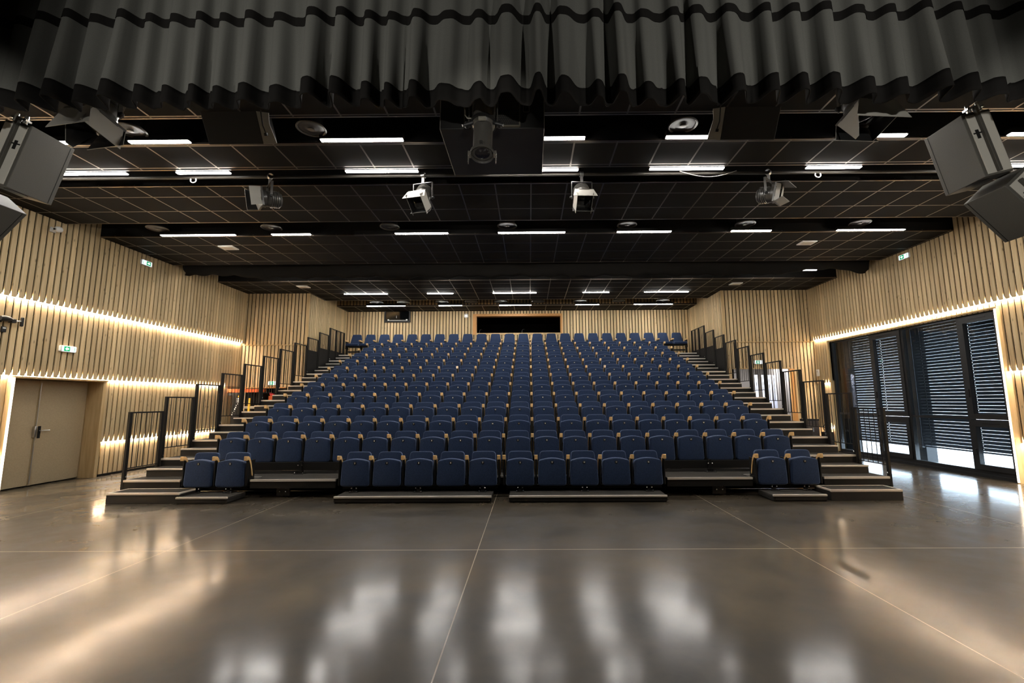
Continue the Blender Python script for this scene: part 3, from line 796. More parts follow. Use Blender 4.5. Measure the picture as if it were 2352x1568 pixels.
# ------------------------------------------------------------------ guard rails
def rail(side, X, y0, y1, zb, h, label, posts=2, solid=None, nbars=5):
    t = thing('guard_rail', label, 'guard rail', (X, y0, zb), group=f'guard rails along the {side} aisle')
    ln = y1-y0
    px = [0, ln] if posts == 2 else [0, ln*.42, ln*.74, ln]
    for k, y in enumerate(px):
        MB().box(-.02, .02, y-.028, y+.028, -.16, h).build('post', BLACKM, t)
    MB().box(-.012, .012, .028, ln-.028, h-.025, h).build('top_rail', BLACKM, t)
    zl = .18 if solid is None else solid
    MB().box(-.010, .010, .028, ln-.028, zl, zl+.016).build('bottom_rail', BLACKM, t)
    for k in range(nbars):
        y = ln*(k+1)/(nbars+1)
        MB().tube([(0, y, .19 if solid is None else solid), (0, y, h-.02)], .0065, 6).build('baluster', BLACKM, t)
    if solid is not None:
        MB().box(-.006, .006, 0, ln, -.14, solid).build('infill_panel', BLACKM, t)
    MB().lathe([(.014, 0), (.014, .012), (.008, .018)], 8, M=Matrix.Translation((.02 if side == 'left' else -.02, 0, .06)) @ Matrix.Rotation(pi/2 if side == 'left' else -pi/2, 4, 'Y')).build('bolt', CHROME, t, smooth=40)
for side, X in (('left', TX0-.026), ('right', TX1+.026)):
    for n in range(2, 12):
        sol = None if n < 10 else (.74 if n == 10 else .62)
        rail(side, X, yp(n)+.04, yp(n)+.73, zp(n), 1.15, f'black barred guard rail on the {side} aisle beside the {ORD[n]} row platform', solid=sol)
    rail(side, X, yp(12)+.04, yp(12)+1.25, zp(12), 1.15, f'long black guard rail at the top of the {side} aisle by the back wall', posts=4, solid=.36, nbars=13)

# ------------------------------------------------------------------ pelmet curtain over the stage opening
def curtain():
    t = thing('pelmet_curtain', 'wide pleated charcoal curtain hanging across the top of the stage opening', 'curtain', (0, 4.2, 0))
    rnd = random.Random(11)
    folds = []; x = -6.6
    while x < 6.6:
        wd = rnd.uniform(.22, .36); folds.append((x, wd, rnd.uniform(.55, 1.3), rnd.uniform(-.22, .22), rnd.uniform(.28, .52), rnd.random())); x += wd
    zt, zb, zh, zs0, zs1 = 6.12, 4.50, 4.685, 5.40, 5.50
    def surf(fi, u, z):
        x0, wd, amp, lean, skew, q = folds[fi]
        n0 = folds[(fi+1) % len(folds)]
        d = (zt-z)/(zt-zb)
        a = (.05+.135*d**.8)*amp
        s = u/skew if u < skew else (1-u)/(1-skew)
        s = .5-.5*cos(pi*s)
        s = s*s*(3-2*s)
        ripple = .012*sin(9*u+q*6+z*2.2)*d
        y = -a*s+ripple
        xx = x0+wd*u+.10*lean*d*sin(pi*u)+.03*d*sin(x0*1.7)
        zz = z+.012*sin(x0*3+u*pi)*(1 if z < 4.8 else 0)
        return Vector((xx, y, zz))
    def sheet(z_list, off):
        m = MB(); NU = 14
        cols = []
        for fi in range(len(folds)):
            for ku in range(NU):
                cols.append([surf(fi, ku/NU, z)+Vector((0, off, 0)) for z in z_list])
        m.loops([list(c) for c in cols], cap=False, closed=False)
        return m
    zl = [zh+(zt-zh)*k/22 for k in range(23)]
    sheet(zl, 0).build('curtain_cloth', CURT, t, smooth=60)
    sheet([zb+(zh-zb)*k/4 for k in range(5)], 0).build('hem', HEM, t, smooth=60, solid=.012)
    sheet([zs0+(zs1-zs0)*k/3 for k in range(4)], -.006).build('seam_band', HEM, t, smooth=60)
    MB().box(-6.7, 6.7, .02, .06, zt-.02, zt+.05).build('curtain_track', BLACKM, t)
    MB().box(-6.7, 6.7, .03, .05, zt+.05, ZR-.1).build('track_hanger', BLACKM, t)
curtain()

# bunched black drape in the fourth slot
def drape():
    rnd = random.Random(5)
    t = thing('bunched_drape', 'gathered black drape hanging across the ceiling before the rear tiles', 'drape', (0, 12.0, 0))
    prof = [(-9.3, 5.0), (-8.9, 5.03), (-8.72, 5.06), (-8.0, 4.99), (-7.29, 4.95), (-6.1, 4.95), (-3.74, 4.93), (-.22, 4.94), (2.2, 4.93), (4.46, 4.93), (6.21, 4.94), (7.0, 4.95), (7.55, 5.10), (8.4, 5.06), (8.75, 4.98), (9.05, 5.0)]
    def zb(x):
        for (a, za), (b, z2) in zip(prof, prof[1:]):
            if a <= x <= b: u = (x-a)/(b-a); return za+(z2-za)*u
        return 5.0
    rings = []; x = -9.3
    ph = [rnd.random()*6 for _ in range(8)]
    while x <= 9.05:
        b = zb(x)+.018*sin(x*5+ph[0])+.02*sin(x*11.3+ph[1]); top = 5.62
        r = []
        for k in range(20):
            a = 2*pi*k/20
            cz = (b+top)/2; hz = (top-b)/2; hy = .20+.04*sin(x*.9+ph[2])
            wob = 1+.07*sin(a*5+x*1.6+ph[3])+.05*sin(a*9-x*2.7+ph[4])
            r.append((x+.03*sin(a*7), sin(a)*hy*wob*.9, cz-cos(a)*hz*(1 if k in (9, 10, 11) else wob**.35)))
        rings.append(r); x += .06
    MB().loops(rings).build('drape_cloth', DRAPE, t, smooth=70)
    MB().tube([(-9.4, 0, 5.55), (9.15, 0, 5.55)], .03, 8).build('drape_bar', BLACKM, t)
    for x in (-8, -4, 0, 4, 8): MB().box(x-.01, x+.01, -.01, .01, 5.55, ZR).build('hanger', BLACKM, t)
drape()

# ------------------------------------------------------------------ pipes
pipe = MB().tube([(-8.9, 7.0, 5.235), (8.6, 7.0, 5.235)], .025, 10).build('lighting_pipe', mat('dark_pipe', (.035, .03, .024), .5), smooth=60)
tag(pipe, 'long dark lighting pipe in the second ceiling slot', 'pipe')
pipe2 = MB().tube([(-8.9, 4.76, 5.16), (8.6, 4.76, 5.16)], .025, 10).build('lighting_pipe', BLACKM, smooth=60)
tag(pipe2, 'black lighting pipe just behind the pelmet curtain', 'pipe')
m = MB()
m.tube([(2.36+.1*k, 6.86, 5.20-.10*sin(pi*k/9)) for k in range(10)], .006, 6)
tag(m.build('hanging_cable', mat('grey_cable', (.2, .19, .17), .5), smooth=60), 'thin cable sagging below the second ceiling slot on the right', 'cable')
for x, s in ((-5.39, 'left'), (4.54, 'right')):
    m = MB(); m.tube([(x+.045*cos(R(a)), 6.86, 5.12+.045*sin(R(a))) for a in range(150, 395, 20)], .008, 6)
    tag(m.build('ring_hook', WHITE, smooth=60), f'small white ring hook under the {s} short light line', 'hook')

# ------------------------------------------------------------------ stage lights
def fresnel(loc, rz, tilt, sc, flaps, label, pipe_z, pipe_y):
    """aims along local -Y, tilted down"""
    t = thing('stage_spotlight', label, 'spotlight', loc, rz, 'stage spotlights with barndoors')
    t.scale = (sc, sc, sc)
    Mt = Matrix.Rotation(R(tilt), 4, 'X')
    A = Mt @ Matrix.Rotation(pi/2, 4, 'X')       # local z -> -Y
    MB().lathe([(.04, -.24), (.10, -.23), (.125, -.18), (.125, -.02), (.118, 0), (.135, .005), (.135, .05), (.12, .06)], 28, M=A, cap=True).build('lamp_body', FIXM, t, smooth=35)
    m = MB()
    for k in range(5): m.box(-.10, .10, -.035, -.03+.012, .0, .0)if False else m.lathe([(.128, -.20+.03*k), (.136, -.195+.03*k), (.128, -.19+.03*k)], 28, M=A, cap=False)
    m.build('cooling_rib', FIXM, t, smooth=35)
    MB().lathe([(.105, .045), (.08, .058), (.0005, .066)], 24, M=A).build('lens', LENSM, t, smooth=50)
    fr = MB()
    for x0, x1, z0, z1 in ((-.15, .15, .12, .15), (-.15, .15, -.15, -.12), (-.15, -.12, -.12, .12), (.12, .15, -.12, .12)): fr.box(x0, x1, -.085, -.06, z0, z1, M=Mt)
    fr.build('barndoor_frame', FIXM, t)
    th = .004
    def flap(kind, ang, base, tip, ln):
        a = R(ang)
        pts = [(-base/2, 0), (base/2, 0), (tip/2, ln), (-tip/2, ln)]
        rot = {'top': 0, 'right': -90, 'bottom': 180, 'left': 90}[kind]
        m = MB()
        Mh = Mt @ Matrix.Rotation(R(rot), 4, 'Y') @ Matrix.Translation((0, -.085, .15)) @ Matrix.Rotation(a, 4, 'X')
        m.prism(pts, -th/2, th/2, axis='z', M=Mh @ Matrix.Scale(-1, 4, (0, 1, 0)))
        o = m.build('barndoor_flap', FLAP, t)
        q = MB(); q.prism([(x_*.98, y_*.98+.001) for x_, y_ in pts], -th/2-.002, -th/2, axis='z', M=Mh @ Matrix.Scale(-1, 4, (0, 1, 0)))
        q.build('black_lining', BLACKP, o)
        MB().box(-.08, .08, -.006, .006, -.006, .006, M=Mh).build('flap_hinge', FIXM, o)
    for f_ in flaps: flap(*f_)
    # yoke and clamp
    y = MB(); top = .26
    inv = Matrix.Rotation(-rz, 4, 'Z')
    for sx in (-1, 1): y.box(sx*.165-.004, sx*.165+.004, .03, .065, -.03, top)
    y.box(-.169, .169, .03, .065, top-.006, top+.002)
    y.build('yoke', FIXM, t)
    for sx in (-1, 1): MB().lathe([(.022, 0), (.022, .02), (.01, .03)], 12, M=Matrix.Translation((sx*.17, .048, 0)) @ Matrix.Rotation(sx*pi/2, 4, 'Y')).build('yoke_knob', BLACKP, t, smooth=40)
    c = MB(); hh = (pipe_z-loc[2])/sc
    c.box(-.02, .02, .03, .065, top, hh-.04).lathe([(.045, -.03), (.045, .03)], 16, cap=False, M=Matrix.Translation((0, .048, hh)) @ Matrix.Rotation(pi/2, 4, 'Y'))
    c.build('pipe_clamp', STEEL, t, smooth=40)
    return t
STD = [('top', 6, .30, .38, .18), ('bottom', 4, .30, .34, .15), ('left', 10, .26, .34, .17), ('right', 10, .26, .34, .17)]
fresnel((-4.84, 4.70, 4.80), R(-10), 75, 1.25, [('top', 0, .30, .46, .20), ('bottom', 0, .30, .40, .16), ('left', 0, .26, .34, .18), ('right', 0, .26, .06, .26)], 'barndoor spotlight hanging at the upper left beside the left loudspeakers', 5.16, 4.76)
fresnel((3.64, 4.70, 4.80), R(4), 75, 1.25, [('top', 0, .32, .48, .20), ('bottom', 0, .30, .40, .16), ('left', 0, .26, .30, .16), ('right', 0, .26, .04, .28)], 'barndoor spotlight hanging at the upper right beside the right loudspeakers', 5.16, 4.76)
fresnel((-4.27, 6.952, 4.84), R(-48), 10, 1.0, [('top', 80, .28, .30, .05), ('bottom', 75, .30, .34, .12), ('left', 22, .28, .30, .16), ('right', 10, .28, .34, .17)], 'dark spotlight on the second slot pipe, turned left, first from the left', 5.235, 7.0)
fresnel((-1.76, 6.952, 4.84), R(-14), 50, 1.0, STD, 'spotlight with pale barndoors left of centre on the second slot pipe', 5.235, 7.0)
fresnel((.82, 6.952, 4.84), R(3), 50, 1.0, STD, 'spotlight with pale barndoors right of centre on the second slot pipe', 5.235, 7.0)
fresnel((3.86, 6.952, 4.84), R(42), 14, 1.0, [('top', 5, .30, .34, .18), ('bottom', 28, .28, .30, .14), ('left', 80, .26, .30, .10), ('right', 70, .26, .30, .10)], 'dark spotlight on the second slot pipe, turned right, fourth from the left', 5.235, 7.0)
def profile_spot():
    t = thing('profile_spotlight', 'long tubular black profile spotlight hanging at the centre before the big speaker', 'spotlight', (-.53, 4.60, 4.55), 0)
    t.scale = (1.28, 1.28, 1.28)
    A = Matrix.Rotation(R(-14), 4, 'X')        # +z up the body, lens at the bottom facing the stage
    MB().lathe([(.075, -.30), (.08, -.30), (.08, .04), (.075, .05)], 32, M=A).build('lens_tube', FIXM, t, smooth=35)
    MB().lathe([(.079, -.02), (.097, .0), (.10, .05), (.097, .12), (.10, .14), (.10, .30), (.08, .34), (.03, .36)], 32, M=A).build('lamp_house', FIXM, t, smooth=35)
    MB().lathe([(.074, -.296), (.05, -.304), (.0005, -.31)], 28, M=A).build('lens', LENSM, t, smooth=50)
    m = MB().lathe([(.080, -.285), (.098, -.29), (.10, -.315), (.094, -.318), (.09, -.29)], 32, M=A, cap=False)
    m.build('colour_frame_holder', FIXM, t, smooth=35)
    for sx in (-1, 1):
        c = MB().box(sx*.105-.012, sx*.105+.012, -.02, .02, -.33, -.29, M=A).box(sx*.112-.004, sx*.112+.004, -.012, .012, -.40, -.30, M=A)
        c.build('frame_clip', mat('dull_steel', (.3, .28, .25), .35, metal=.8), t)
    MB().box(-.012, .012, -.098, -.078, -.30, -.255, M=A).build('latch', STEEL, t)
    MB().lathe([(.084, .0), (.112, .005), (.112, .03), (.10, .035)], 32, M=A, cap=False).build('collar', BLACKP, t, smooth=35)
    MB().box(-.03, .03, -.112, -.095, -.045, -.015, M=A).build('label_plate', mat('dull_plate', (.2, .19, .16), .5), t)
    for sx in (-1, 1):
        MB().box(sx*.12-.004, sx*.12+.004, -.03, .0, -.02, .36).build('yoke', FIXM, t)
        MB().lathe([(.028, 0), (.03, .02), (.012, .035)], 12, M=Matrix.Translation((sx*.125, -.015, 0)) @ Matrix.Rotation(sx*pi/2, 4, 'Y')).build('yoke_knob', BLACKP, t, smooth=40)
        MB().tube([(sx*.09, -.03, .01), (sx*.17, -.05, -.03)], [.018, .012], 8).build('shutter_handle', BLACKP, t, smooth=40)
    MB().box(-.124, .124, -.03, .0, .355, .363).box(-.02, .02, -.03, .0, .36, .46).build('yoke_bridge', FIXM, t)
    cb = MB().tube([(-.16, .02, .16), (-.155, 0, .10), (-.13, -.03, .05), (-.10, -.05, .035)], .006, 6).build('power_cable', mat('pale_cable', (.35, .33, .28), .5), t, smooth=60)
profile_spot()

# ------------------------------------------------------------------ hung loudspeakers
def cab(name, label, loc, rot_y, wd, h, dp, side, top=True):
    """camera sees the inner grey side and the rear strip; rolled about world Y. local x: outward(+) of `side`, z: up, y: depth"""
    t = thing(name, label, 'loudspeaker', loc, group='grey loudspeakers hung beside the stage')
    t.rotation_euler = (0, R(rot_y), 0)
    s = 1 if side == 'right' else -1
    x0, x1 = (0, wd) if s > 0 else (-wd, 0)
    MB().box(x0, x1, 0, dp, -h, 0, bevel=.006).build('cabinet', SPK, t)
    a, b = sorted((s*.03, s*(wd-.02)))
    pn = MB().box(a, b, -.012, 0, -h+.02, -.03, bevel=.004).build('rear_panel', SPKP, t)
    rx = s*.15
    MB().box(rx-.018, rx+.018, -.05, -.012, -h+.02, .06 if top else -.05, bevel=.004).build('flying_rail', mat('dark_rail', (.06, .057, .05), .4), t)
    hx = s*.09
    MB().box(hx-.02, hx+.02, -.015, -.011, -.42*h, -.28*h).build('connector', BLACKP, pn)
    MB().box(hx-.05, hx+.06, -.02, -.014, -.345*h, -.325*h).build('label_strip', BLACKP, pn)
    sx = -s*.002
    MB().box(min(sx, 0), max(sx, 0), dp-.05, dp-.044, -h+.01, -.01).build('front_seam', BLACKM, t)
    MB().box(s*.05-.03, s*.05+.10*s if s > 0 else s*.05+.03, .10, .26, -h-.006, -h).build('carry_handle', BLACKP, t) if s > 0 else MB().box(-.15, -.03, .10, .26, -h-.006, -h).build('carry_handle', BLACKP, t)
    if not top: return t
    c = MB()
    for dx, dy in ((.10, .0), (.20, -.02)): c.lathe([(.022, 0), (.026, .05), (.018, .10)], 10, M=Matrix.Translation((s*dx, dy, .0)))
    c.box(min(s*.06, s*.26), max(s*.06, s*.26), -.035, .03, .03, .05)
    c.build('rigging_clamp', CHROME, t, smooth=40)
    return t
cab('hung_loudspeaker', 'upper grey loudspeaker of the tilted pair at the left edge of the stage opening', (-5.80, 4.9, 4.79), 15.5, .34, .77, .50, 'left')
cab('hung_loudspeaker', 'lower grey loudspeaker of the tilted pair at the left edge of the stage opening', (-6.29, 4.9, 3.93), 40, .36, .62, .50, 'left', False)
cab('hung_loudspeaker', 'upper grey loudspeaker of the tilted pair at the right edge of the stage opening', (4.93, 4.9, 4.82), -13.5, .34, .77, .50, 'right')
cab('hung_loudspeaker', 'lower grey loudspeaker of the tilted pair at the right edge of the stage opening', (5.31, 4.9, 3.96), -42, .36, .66, .50, 'right', False)
m = MB().tube([(5.60, 5.3, 5.15), (5.62, 5.3, 4.85), (5.66, 5.28, 4.55)], .016, 8)
tag(m.build('speaker_cable', mat('grey_cable', (.2, .19, .17), .5), smooth=60), 'thick grey cable behind the upper right loudspeaker', 'cable')
# centre speaker
t = thing('bass_speaker', 'big black speaker box hung at the centre behind the profile spotlight', 'loudspeaker', (-.46, 4.9, 4.705))
MB().box(-.60, .60, 0, 1.08, 0, .49, bevel=.008).build('cabinet', mat('black_cabinet', (.009, .0085, .008), .6), t)
for sx in (-.602, .602):
    e = MB().box(sx-.003, sx+.003, -.003, .004, .0, .49).box(sx-.003, sx+.003, .0, 1.08, -.004, .004)
    e.build('corner_edge', mat('worn_edge', (.28, .25, .20), .5), t)
g = MB().box(-.32, .32, -.022, -.002, .03, .46).build('grille_panel', GRILLE, t)
h = MB()
for j in range(18):
    for i in range(26):
        x = -.30+.024*i+(.012 if j % 2 else 0); z = .05+.0235*j
        if x < .305: h.lathe([(.0075, 0), (.0085, .003)], 6, M=Matrix.Translation((x, -.022, z)) @ Matrix.Rotation(pi/2, 4, 'X'), cap=False)
h.build('grille_mesh', mat('pale_grille', (.16, .145, .115), .4), g)  # paler rings over the black grille panel
hf = MB().box(-.325, -.31, -.026, 0, .02, .47).box(.31, .325, -.026, 0, .02, .47).box(-.31, .31, -.026, 0, .015, .03)
hf.build('grille_frame', mat('grille_edge', (.12, .11, .085), .45), g)
MB().prism(rrect(.36, .43, .20, .36, .012), -.004, -.002).build('recessed_handle', mat('handle_rim', (.22, .19, .14), .5), t)
MB().prism(rrect(.366, .424, .206, .354, .01), -.0055, -.004).build('handle_cup', BLACKVOID, t)
for sx in (-.5, .5): MB().box(sx-.02, sx+.02, .5, .54, .49, ZR-4.705).build('hanger', BLACKM, t)
# wedge monitors with bracket
def monitor(x0, x1, bx, label):
    t = thing('hung_monitor', label, 'loudspeaker', ((x0+x1)/2, 5.5, 4.90), group='black monitors hung under the ceiling')
    w2 = (x1-x0)/2; s = 1 if bx > (x0+x1)/2 else -1
    t.rotation_euler = (R(33), 0, 0)
    MB().box(-w2, w2, 0, .36, 0, .52, bevel=.01).build('cabinet', mat('black_monitor', (.016, .015, .014), .6), t)
    MB().box(-w2, w2, .0, .03, .505, .525).build('top_edge', mat('worn_edge', (.28, .25, .20), .5), t)
    # angled end plate seen from the stage
    p = MB(); pw = .16
    p.prism([(0, 0), (pw, .012), (pw*.75, .24), (pw*.95, .41), (pw*.72, .49), (pw*.35, .525), (0, .525)] if s > 0 else [(0, 0), (-pw, .012), (-pw*.75, .24), (-pw*.95, .41), (-pw*.72, .49), (-pw*.35, .525), (0, .525)], 0, .012,
            M=Matrix.Translation((s*w2, -.002, 0)) @ Matrix.Rotation(s*R(12), 4, 'Z'))
    po = p.build('end_plate', mat('pale_end_plate', (.5, .48, .43), .5), t)
    k = MB(); k.tube([(s*(w2+.07), -.02, .40), (s*(w2+.055), -.025, .22), (s*(w2+.07), -.02, .13)], .008, 6); k.box(s*(w2+.07)-.018, s*(w2+.07)+.018, -.035, -.01, .10, .135)
    k.build('locking_lever', BLACKP, po, smooth=40)
    MB().box(-.02, .02, .16, .20, .52, .95).build('hanger', BLACKM, t)
monitor(-4.17, -3.46, -3.3, 'black monitor with pale end plate hung under the ceiling left of centre')
monitor(2.42, 3.12, 2.3, 'black monitor with pale end plate hung under the ceiling right of centre')

# ------------------------------------------------------------------ exit signs
def sign(loc, rz, label, flip=False, sc=1.0):
    t = thing('exit_sign', label, 'exit sign', loc, rz, 'green and white exit signs')
    t.scale = (sc, sc, sc)
    MB().prism(rrect(-.165, .165, -.065, .065, .03), 0, .05, bev=.008).build('sign_case', WHITE, t, smooth=40)
    MB().prism(rrect(-.14, .14, -.055, .055, .01), -.006, .002).build('sign_face', SIGNW, t)
    s = -1 if flip else 1
    g = MB().box(min(-s*.105, s*.015), max(-s*.105, s*.015), -.009, -.006, -.048, .048).build('green_panel', SIGNG, t)
    cx = -s*.045
    a = MB(); a.prism([(cx-s*.042, 0), (cx, .036), (cx, .015), (cx+s*.036, .015), (cx+s*.036, -.015), (cx, -.015), (cx, -.036)], -.0115, -.009)
    a.build('arrow', SIGNW, g)
    MB().box(min(s*.105, s*.113), max(s*.105, s*.113), -.009, -.006, -.045, .045).build('green_line', SIGNG, t)
sign((XL+.0, 9.22, 2.705), R(90), 'lit green and white exit sign above the beige double door')
sign((XL+.03, 10.82, 5.01), R(90), 'lit green and white exit sign high on the left wall under the ceiling', True)
sign((XR-.03, 10.93, 5.07), R(-90), 'lit green and white exit sign high on the right wall under the ceiling')
sign((-8.39, YT-.03, 2.235), 0, 'lit green and white exit sign over the left rear recess')
sign((7.43, YT-.03, 2.82), 0, 'lit green and white exit sign over the right rear doorway')

# ------------------------------------------------------------------ small wall things
t = thing('security_camera', 'small white security camera high on the left wall', 'camera', (XL+.0, 8.60, 5.0))
MB().box(0, .03, -.05, .05, -.05, .05, bevel=.008).build('wall_base', WHITE, t)
MB().tube([(.03, 0, 0), (.10, -.02, 0)], .02, 10).build('arm', WHITE, t, smooth=40)
MB().lathe([(.05, -.06), (.058, -.02), (.055, .02), (.03, .05)], 20, M=Matrix.Translation((.14, -.03, 0)) @ Matrix.Rotation(R(100), 4, 'X')).build('camera_head', WHITE, t, smooth=40)
MB().lathe([(.018, 0), (.018, .012)], 14, M=Matrix.Translation((.14, -.085, -.012)) @ Matrix.Rotation(R(100), 4, 'X')).build('lens', BLACKP, t, smooth=40)
t = thing('antenna_bracket', 'black microphone receiver bracket with paddle antenna on the left wall', 'antenna', (XL-.05, 8.1, 3.10))
MB().box(.0, .03, -.20, -.10, -.05, .06, bevel=.008).build('mount', BLACKP, t)
MB().lathe([(.04, -.10), (.055, -.05), (.05, .03), (.02, .10)], 16, M=Matrix.Translation((.08, -.08, .015)) @ Matrix.Rotation(R(-90), 4, 'X')).build('swivel_head', BLACKP, t, smooth=40)
MB().box(.02, .10, -.01, .07, -.04, .03, bevel=.008).build('clamp_block', BLACKP, t)
MB().tube([(.06, .05, .0), (.07, .17, .01)], .010, 8).build('arm', STEEL, t, smooth=40)
MB().prism(rrect(.16, .20, -.085, .085, .018), .05, .09, axis='x', bev=.01).build('paddle', BLACKP, t, smooth=40)
for y, txt in ((7.93, 'left one'), (8.05, 'right one')):
    t = thing('wall_socket', f'small black wall socket under the antenna bracket, {txt}', 'socket', (XL-.05, y, 2.93), group='black sockets under the antenna bracket')
    MB().box(0, .025, -.04, .04, -.05, .05, bevel=.006).build('socket_box', BLACKP, t)
    MB().box(.025, .028, -.025, .025, .01, .035).build('label_plate', WHITE, t)
t = thing('wall_switch', 'small white thermostat box on the right wall beyond the window', 'thermostat', (XR-.0+.02, 14.72, 2.45))
MB().box(-.035, 0, -.06, .06, -.11, .11, bevel=.006).build('box_cover', WHITE, t)
MB().box(-.04, -.035, -.02, .02, .02, .06).build('dial', STEEL, t)
t = thing('wall_sensor', 'round white sensor on the back wall beside the booth frame', 'sensor', (-2.57, YB, 5.03))
MB().lathe([(.09, 0), (.09, .03), (.06, .05)], 24, M=Matrix.Rotation(pi/2, 4, 'X')).build('sensor_body', WHITE, t, smooth=40)
MB().lathe([(.03, .05), (.03, .056)], 16, M=Matrix.Rotation(pi/2, 4, 'X')).build('sensor_eye', STEEL, t, smooth=40)
t = thing('projector_hatch', 'black framed glass hatch on the back wall left of the booth', 'hatch', (-5.33, YB-.02, 5.05))
f = MB().box(-.52, -.47, -.06, .03, -.27, .35).box(.47, .52, -.06, .03, -.27, .35).box(-.47, .47, -.06, .03, -.27, -.21).box(-.47, .47, -.06, .03, .30, .35)
f.build('hatch_frame', BLACKM, t)
MB().box(-.47, .47, .0, .02, -.21, .30).build('hatch_back', BLACKVOID, t)
MB().box(-.47, .47, -.035, -.03, -.21, .30, M=Matrix.Translation((0, 0, .04)) @ Matrix.Rotation(R(9), 4, 'X')).build('hatch_pane', GLASS, t)
MB().box(-.40, .40, -.02, -.005, -.20, -.185).box(-.40, -.34, -.02, -.005, -.185, -.15).box(.34, .40, -.02, -.005, -.185, -.15).box(-.05, -.035, -.02, -.005, -.10, .0).build('hatch_fitting', WHITE, t)
# booth contents
t = thing('control_desk', 'pale control desk just inside the booth opening', 'desk', (-1.2, YB+.9, 3.3))
MB().box(-.55, .55, -.3, .3, .98, 1.03, bevel=.006).build('desk_top', mat('pale_desk', (.35, .27, .19), .5), t)
for sx in (-.5, .5):
    for sy in (-.25, .25): MB().box(sx-.025, sx+.025, sy-.025, sy+.025, 0, .98).build('leg', BLACKM, t)
t = thing('swivel_chair', 'brown padded chair top showing above the booth sill', 'chair', (-1.32, YB+1.5, 3.3))
MB().prism(arched(.40, .36, .62, 1.16, .03, .060), -.04, .04, bev=.025).build('backrest', BROWN, t, smooth=50)
MB().prism(rrect(-.23, .23, -.22, .22, .07), .44, .53, axis='z', bev=.03).build('seat', BROWN, t, smooth=50)
MB().tube([(0, 0, .08), (0, 0, .45)], .03, 10).tube([(0, .05, .48), (0, .05, .80)], .02, 8).build('column', BLACKM, t, smooth=40)
for k in range(5): MB().tube([(0, 0, .10), (.28*cos(k*1.2566), .28*sin(k*1.2566), .03)], .02, 8).build('leg', BLACKM, t, smooth=40)
for x, txt in ((-2.05, 'left'), (-.33, 'middle')):
    t = thing('gooseneck_lamp', f'thin dark gooseneck lamp behind the {txt} of the booth sill', 'lamp', (x, YB+.14, 4.32), group='gooseneck lamps on the booth sill')
    MB().lathe([(.03, 0), (.03, .015), (.01, .02)], 12).build('base', BLACKP, t, smooth=40)
    MB().tube([(0, 0, .01), (.0, .0, .09), (.02, 0, .15), (.06, 0, .17)], .005, 6).build('neck', STEEL, t, smooth=40)
    MB().tube([(.06, 0, .17), (.11, 0, .165)], .010, 8).build('lamp_head', BLACKP, t, smooth=40)

# ------------------------------------------------------------------ behind the tribune: lift, bin, curtains, case
t = thing('scissor_lift', 'small black lift with orange top rail parked in the left rear corner', 'lift', (-8.95, 14.25, 0))
MB().box(-.48, .52, -.03, .03, 1.93, 2.03, bevel=.008).box(-.48, -.42, .03, .28, 1.93, 2.03).box(.46, .52, .03, .28, 1.93, 2.03).box(-.48, .52, .25, .31, 1.93, 2.03).build('top_rail', ORANGE, t)
MB().box(-.30, -.04, -.06, .05, .12, 1.92, bevel=.01).build('mast', BLACKM, t)
lt = MB()
for k in range(7):
    z = 1.24+.055*k; x = -.26+.024*k
    lt.box(x-.016, x+.016, -.064, -.060, z-.012, z+.016+.012*(k % 2))
lt.build('lettering', mat('white_lettering', (.8, .78, .76), .5), t)
MB().box(-.15, -.05, -.064, -.060, 1.72, 1.75).box(-.15, -.05, -.064, -.060, 1.67, 1.70).box(-.15, -.05, -.064, -.060, 1.62, 1.65).build('warning_sticker', WHITE, t)
MB().prism([(-.13, 1.775), (-.07, 1.775), (-.10, 1.84)], -.064, -.060).build('warning_triangle', YELLOW, t)
MB().box(-.42, -.30, -.05, .03, 1.82, 1.90, bevel=.01).build('bracket_block', BLACKP, t)
s = MB()
for a, b in (((.02, .4), (.46, .9)), ((.46, .4), (.02, .9)), ((.02, .9), (.46, 1.4)), ((.46, .9), (.02, 1.4))):
    s.tube([(a[0], .1, a[1]), (b[0], .1, b[1])], .022, 6)
s.build('scissor_arm', mat('lift_grey', (.25, .25, .23), .5), t)
MB().box(.0, .5, -.04, .28, 1.42, 1.50, bevel=.008).build('work_platform', STEEL, t)
MB().box(.08, .30, -.05, .10, 1.20, 1.30).box(.20, .26, -.05, .0, 1.30, 1.75).build('control_arm', YELLOW, t)
MB().box(-.45, .5, -.1, .30, .14, .40, bevel=.01).build('chassis', BLACKM, t)
MB().box(-.12, .02, -.12, -.1, .95, 1.02).build('red_marker', RED, t)
for x in (-.35, .4):
    for y in (-.02, .22): MB().lathe([(.07, -.03), (.07, .03)], 16, M=Matrix.Translation((x, y, .07)) @ Matrix.Rotation(pi/2, 4, 'Y')).build('wheel', BLACKP, t, smooth=40)
t = thing('waste_bin', 'orange bin on a stand in the left rear recess', 'bin', (-8.30, YT-.16, 0))
MB().prism(rrect(-.09, .09, 1.62, 1.82, .01), -.08, .08, bev=.01).build('bin_body', ORANGE, t)
MB().prism([(-.04, 1.82), (.04, 1.82), (.05, 1.90), (-.10, 1.93)], -.06, .06).build('bin_lid', RED, t)
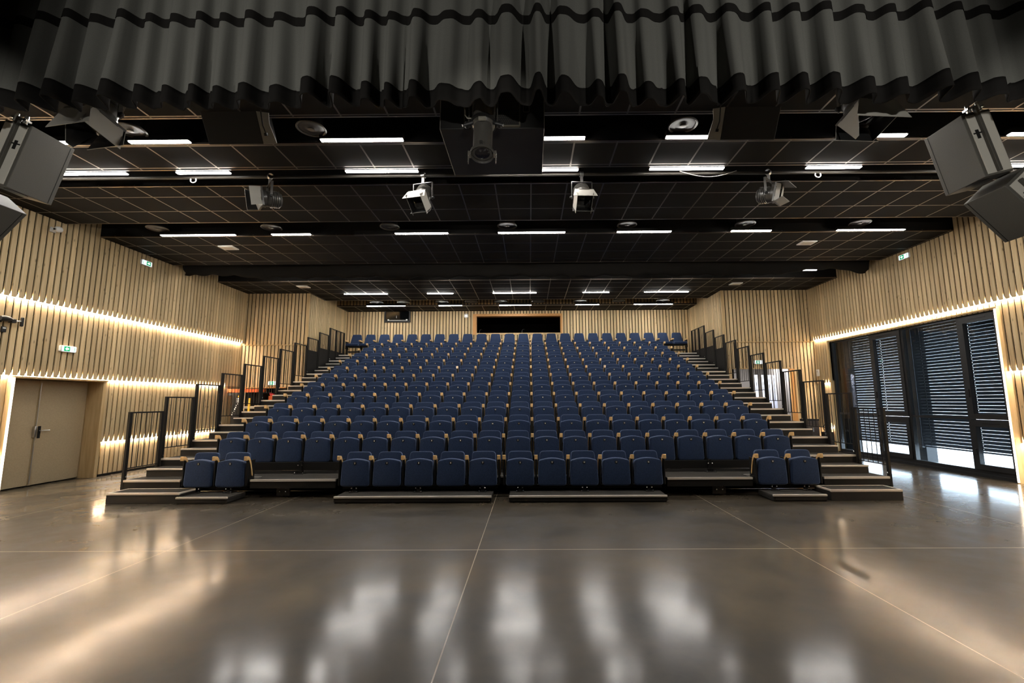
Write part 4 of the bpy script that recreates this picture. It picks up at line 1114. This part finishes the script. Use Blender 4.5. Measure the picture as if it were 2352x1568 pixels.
MB().tube([(0, 0, 0.02), (0, 0, 1.62)], .025, 8).lathe([(.11, 0), (.11, .02), (.03, .04)], 20).build('stand', BLACKM, t, smooth=40)
# pale hanging strips in the right doorway, each a separate vertical panel
for i, (x, wd, m_) in enumerate(((7.72, .10, PALEBLUE), (8.02, .16, PALEBLUE), (8.22, .16, PALEBLUE), (8.42, .10, PALEBLUE))):
    t = thing('vertical_panel', f'pale upright panel standing in the right rear doorway, {ORD[i+1]} from the left', 'panel', (x, YT+.85+.05*i, 0), group='pale panels in the right doorway')
    MB().box(-wd/2, wd/2, -.01, .01, .05, 2.45, bevel=.003).build('panel_sheet', m_, t)
    MB().box(-wd/2-.02, wd/2+.02, -.03, .03, 0, .05).build('foot', BLACKM, t)
l = bpy.data.lights.new('corridor_lamp', 'AREA'); l.energy = 26; l.size = .8; l.color = (.85, .9, 1)
lo = bpy.data.objects.new('corridor_lamp', l); COL.objects.link(lo); lo.location = (7.9, YT+.55, 2.80); lo.rotation_euler = (R(12), 0, 0)
t = thing('equipment_case', 'dark brown case standing in the right rear corner', 'case', (8.72, 14.55, .0))
MB().box(-.20, .18, -.15, .2, .02, 1.0, bevel=.01).build('case_body', mat('dark_brown_case', (.035, .024, .019), .5), t)
MB().box(-.20, .18, -.155, .205, .955, 1.005).build('case_lid', BLACKM, t)
MB().box(-.02, .0, -.162, -.15, .62, .74).build('latch', STEEL, t)
for x in (-.16, .14): MB().box(x-.02, x+.02, -.12, .17, 0, .02).build('foot', BLACKP, t)
t = thing('cable_coil', 'black coiled cable with pale plugs on the right corner shelf', 'cable', (9.07, 14.30, .62))
MB().tube([(.10*cos(a*.4), .02*sin(a*.9), .13+.12*sin(a*.4)) for a in range(16)], .012, 6).build('coil', BLACKP, t, smooth=60)
MB().box(-.07, -.02, -.03, .03, 0, .06, bevel=.01).box(.03, .08, -.03, .03, 0, .07, bevel=.01).build('plug', WHITE, t)
MB().box(-.14, .14, -.08, .08, -.62, 0).build('shelf_block', BLACKM, t)
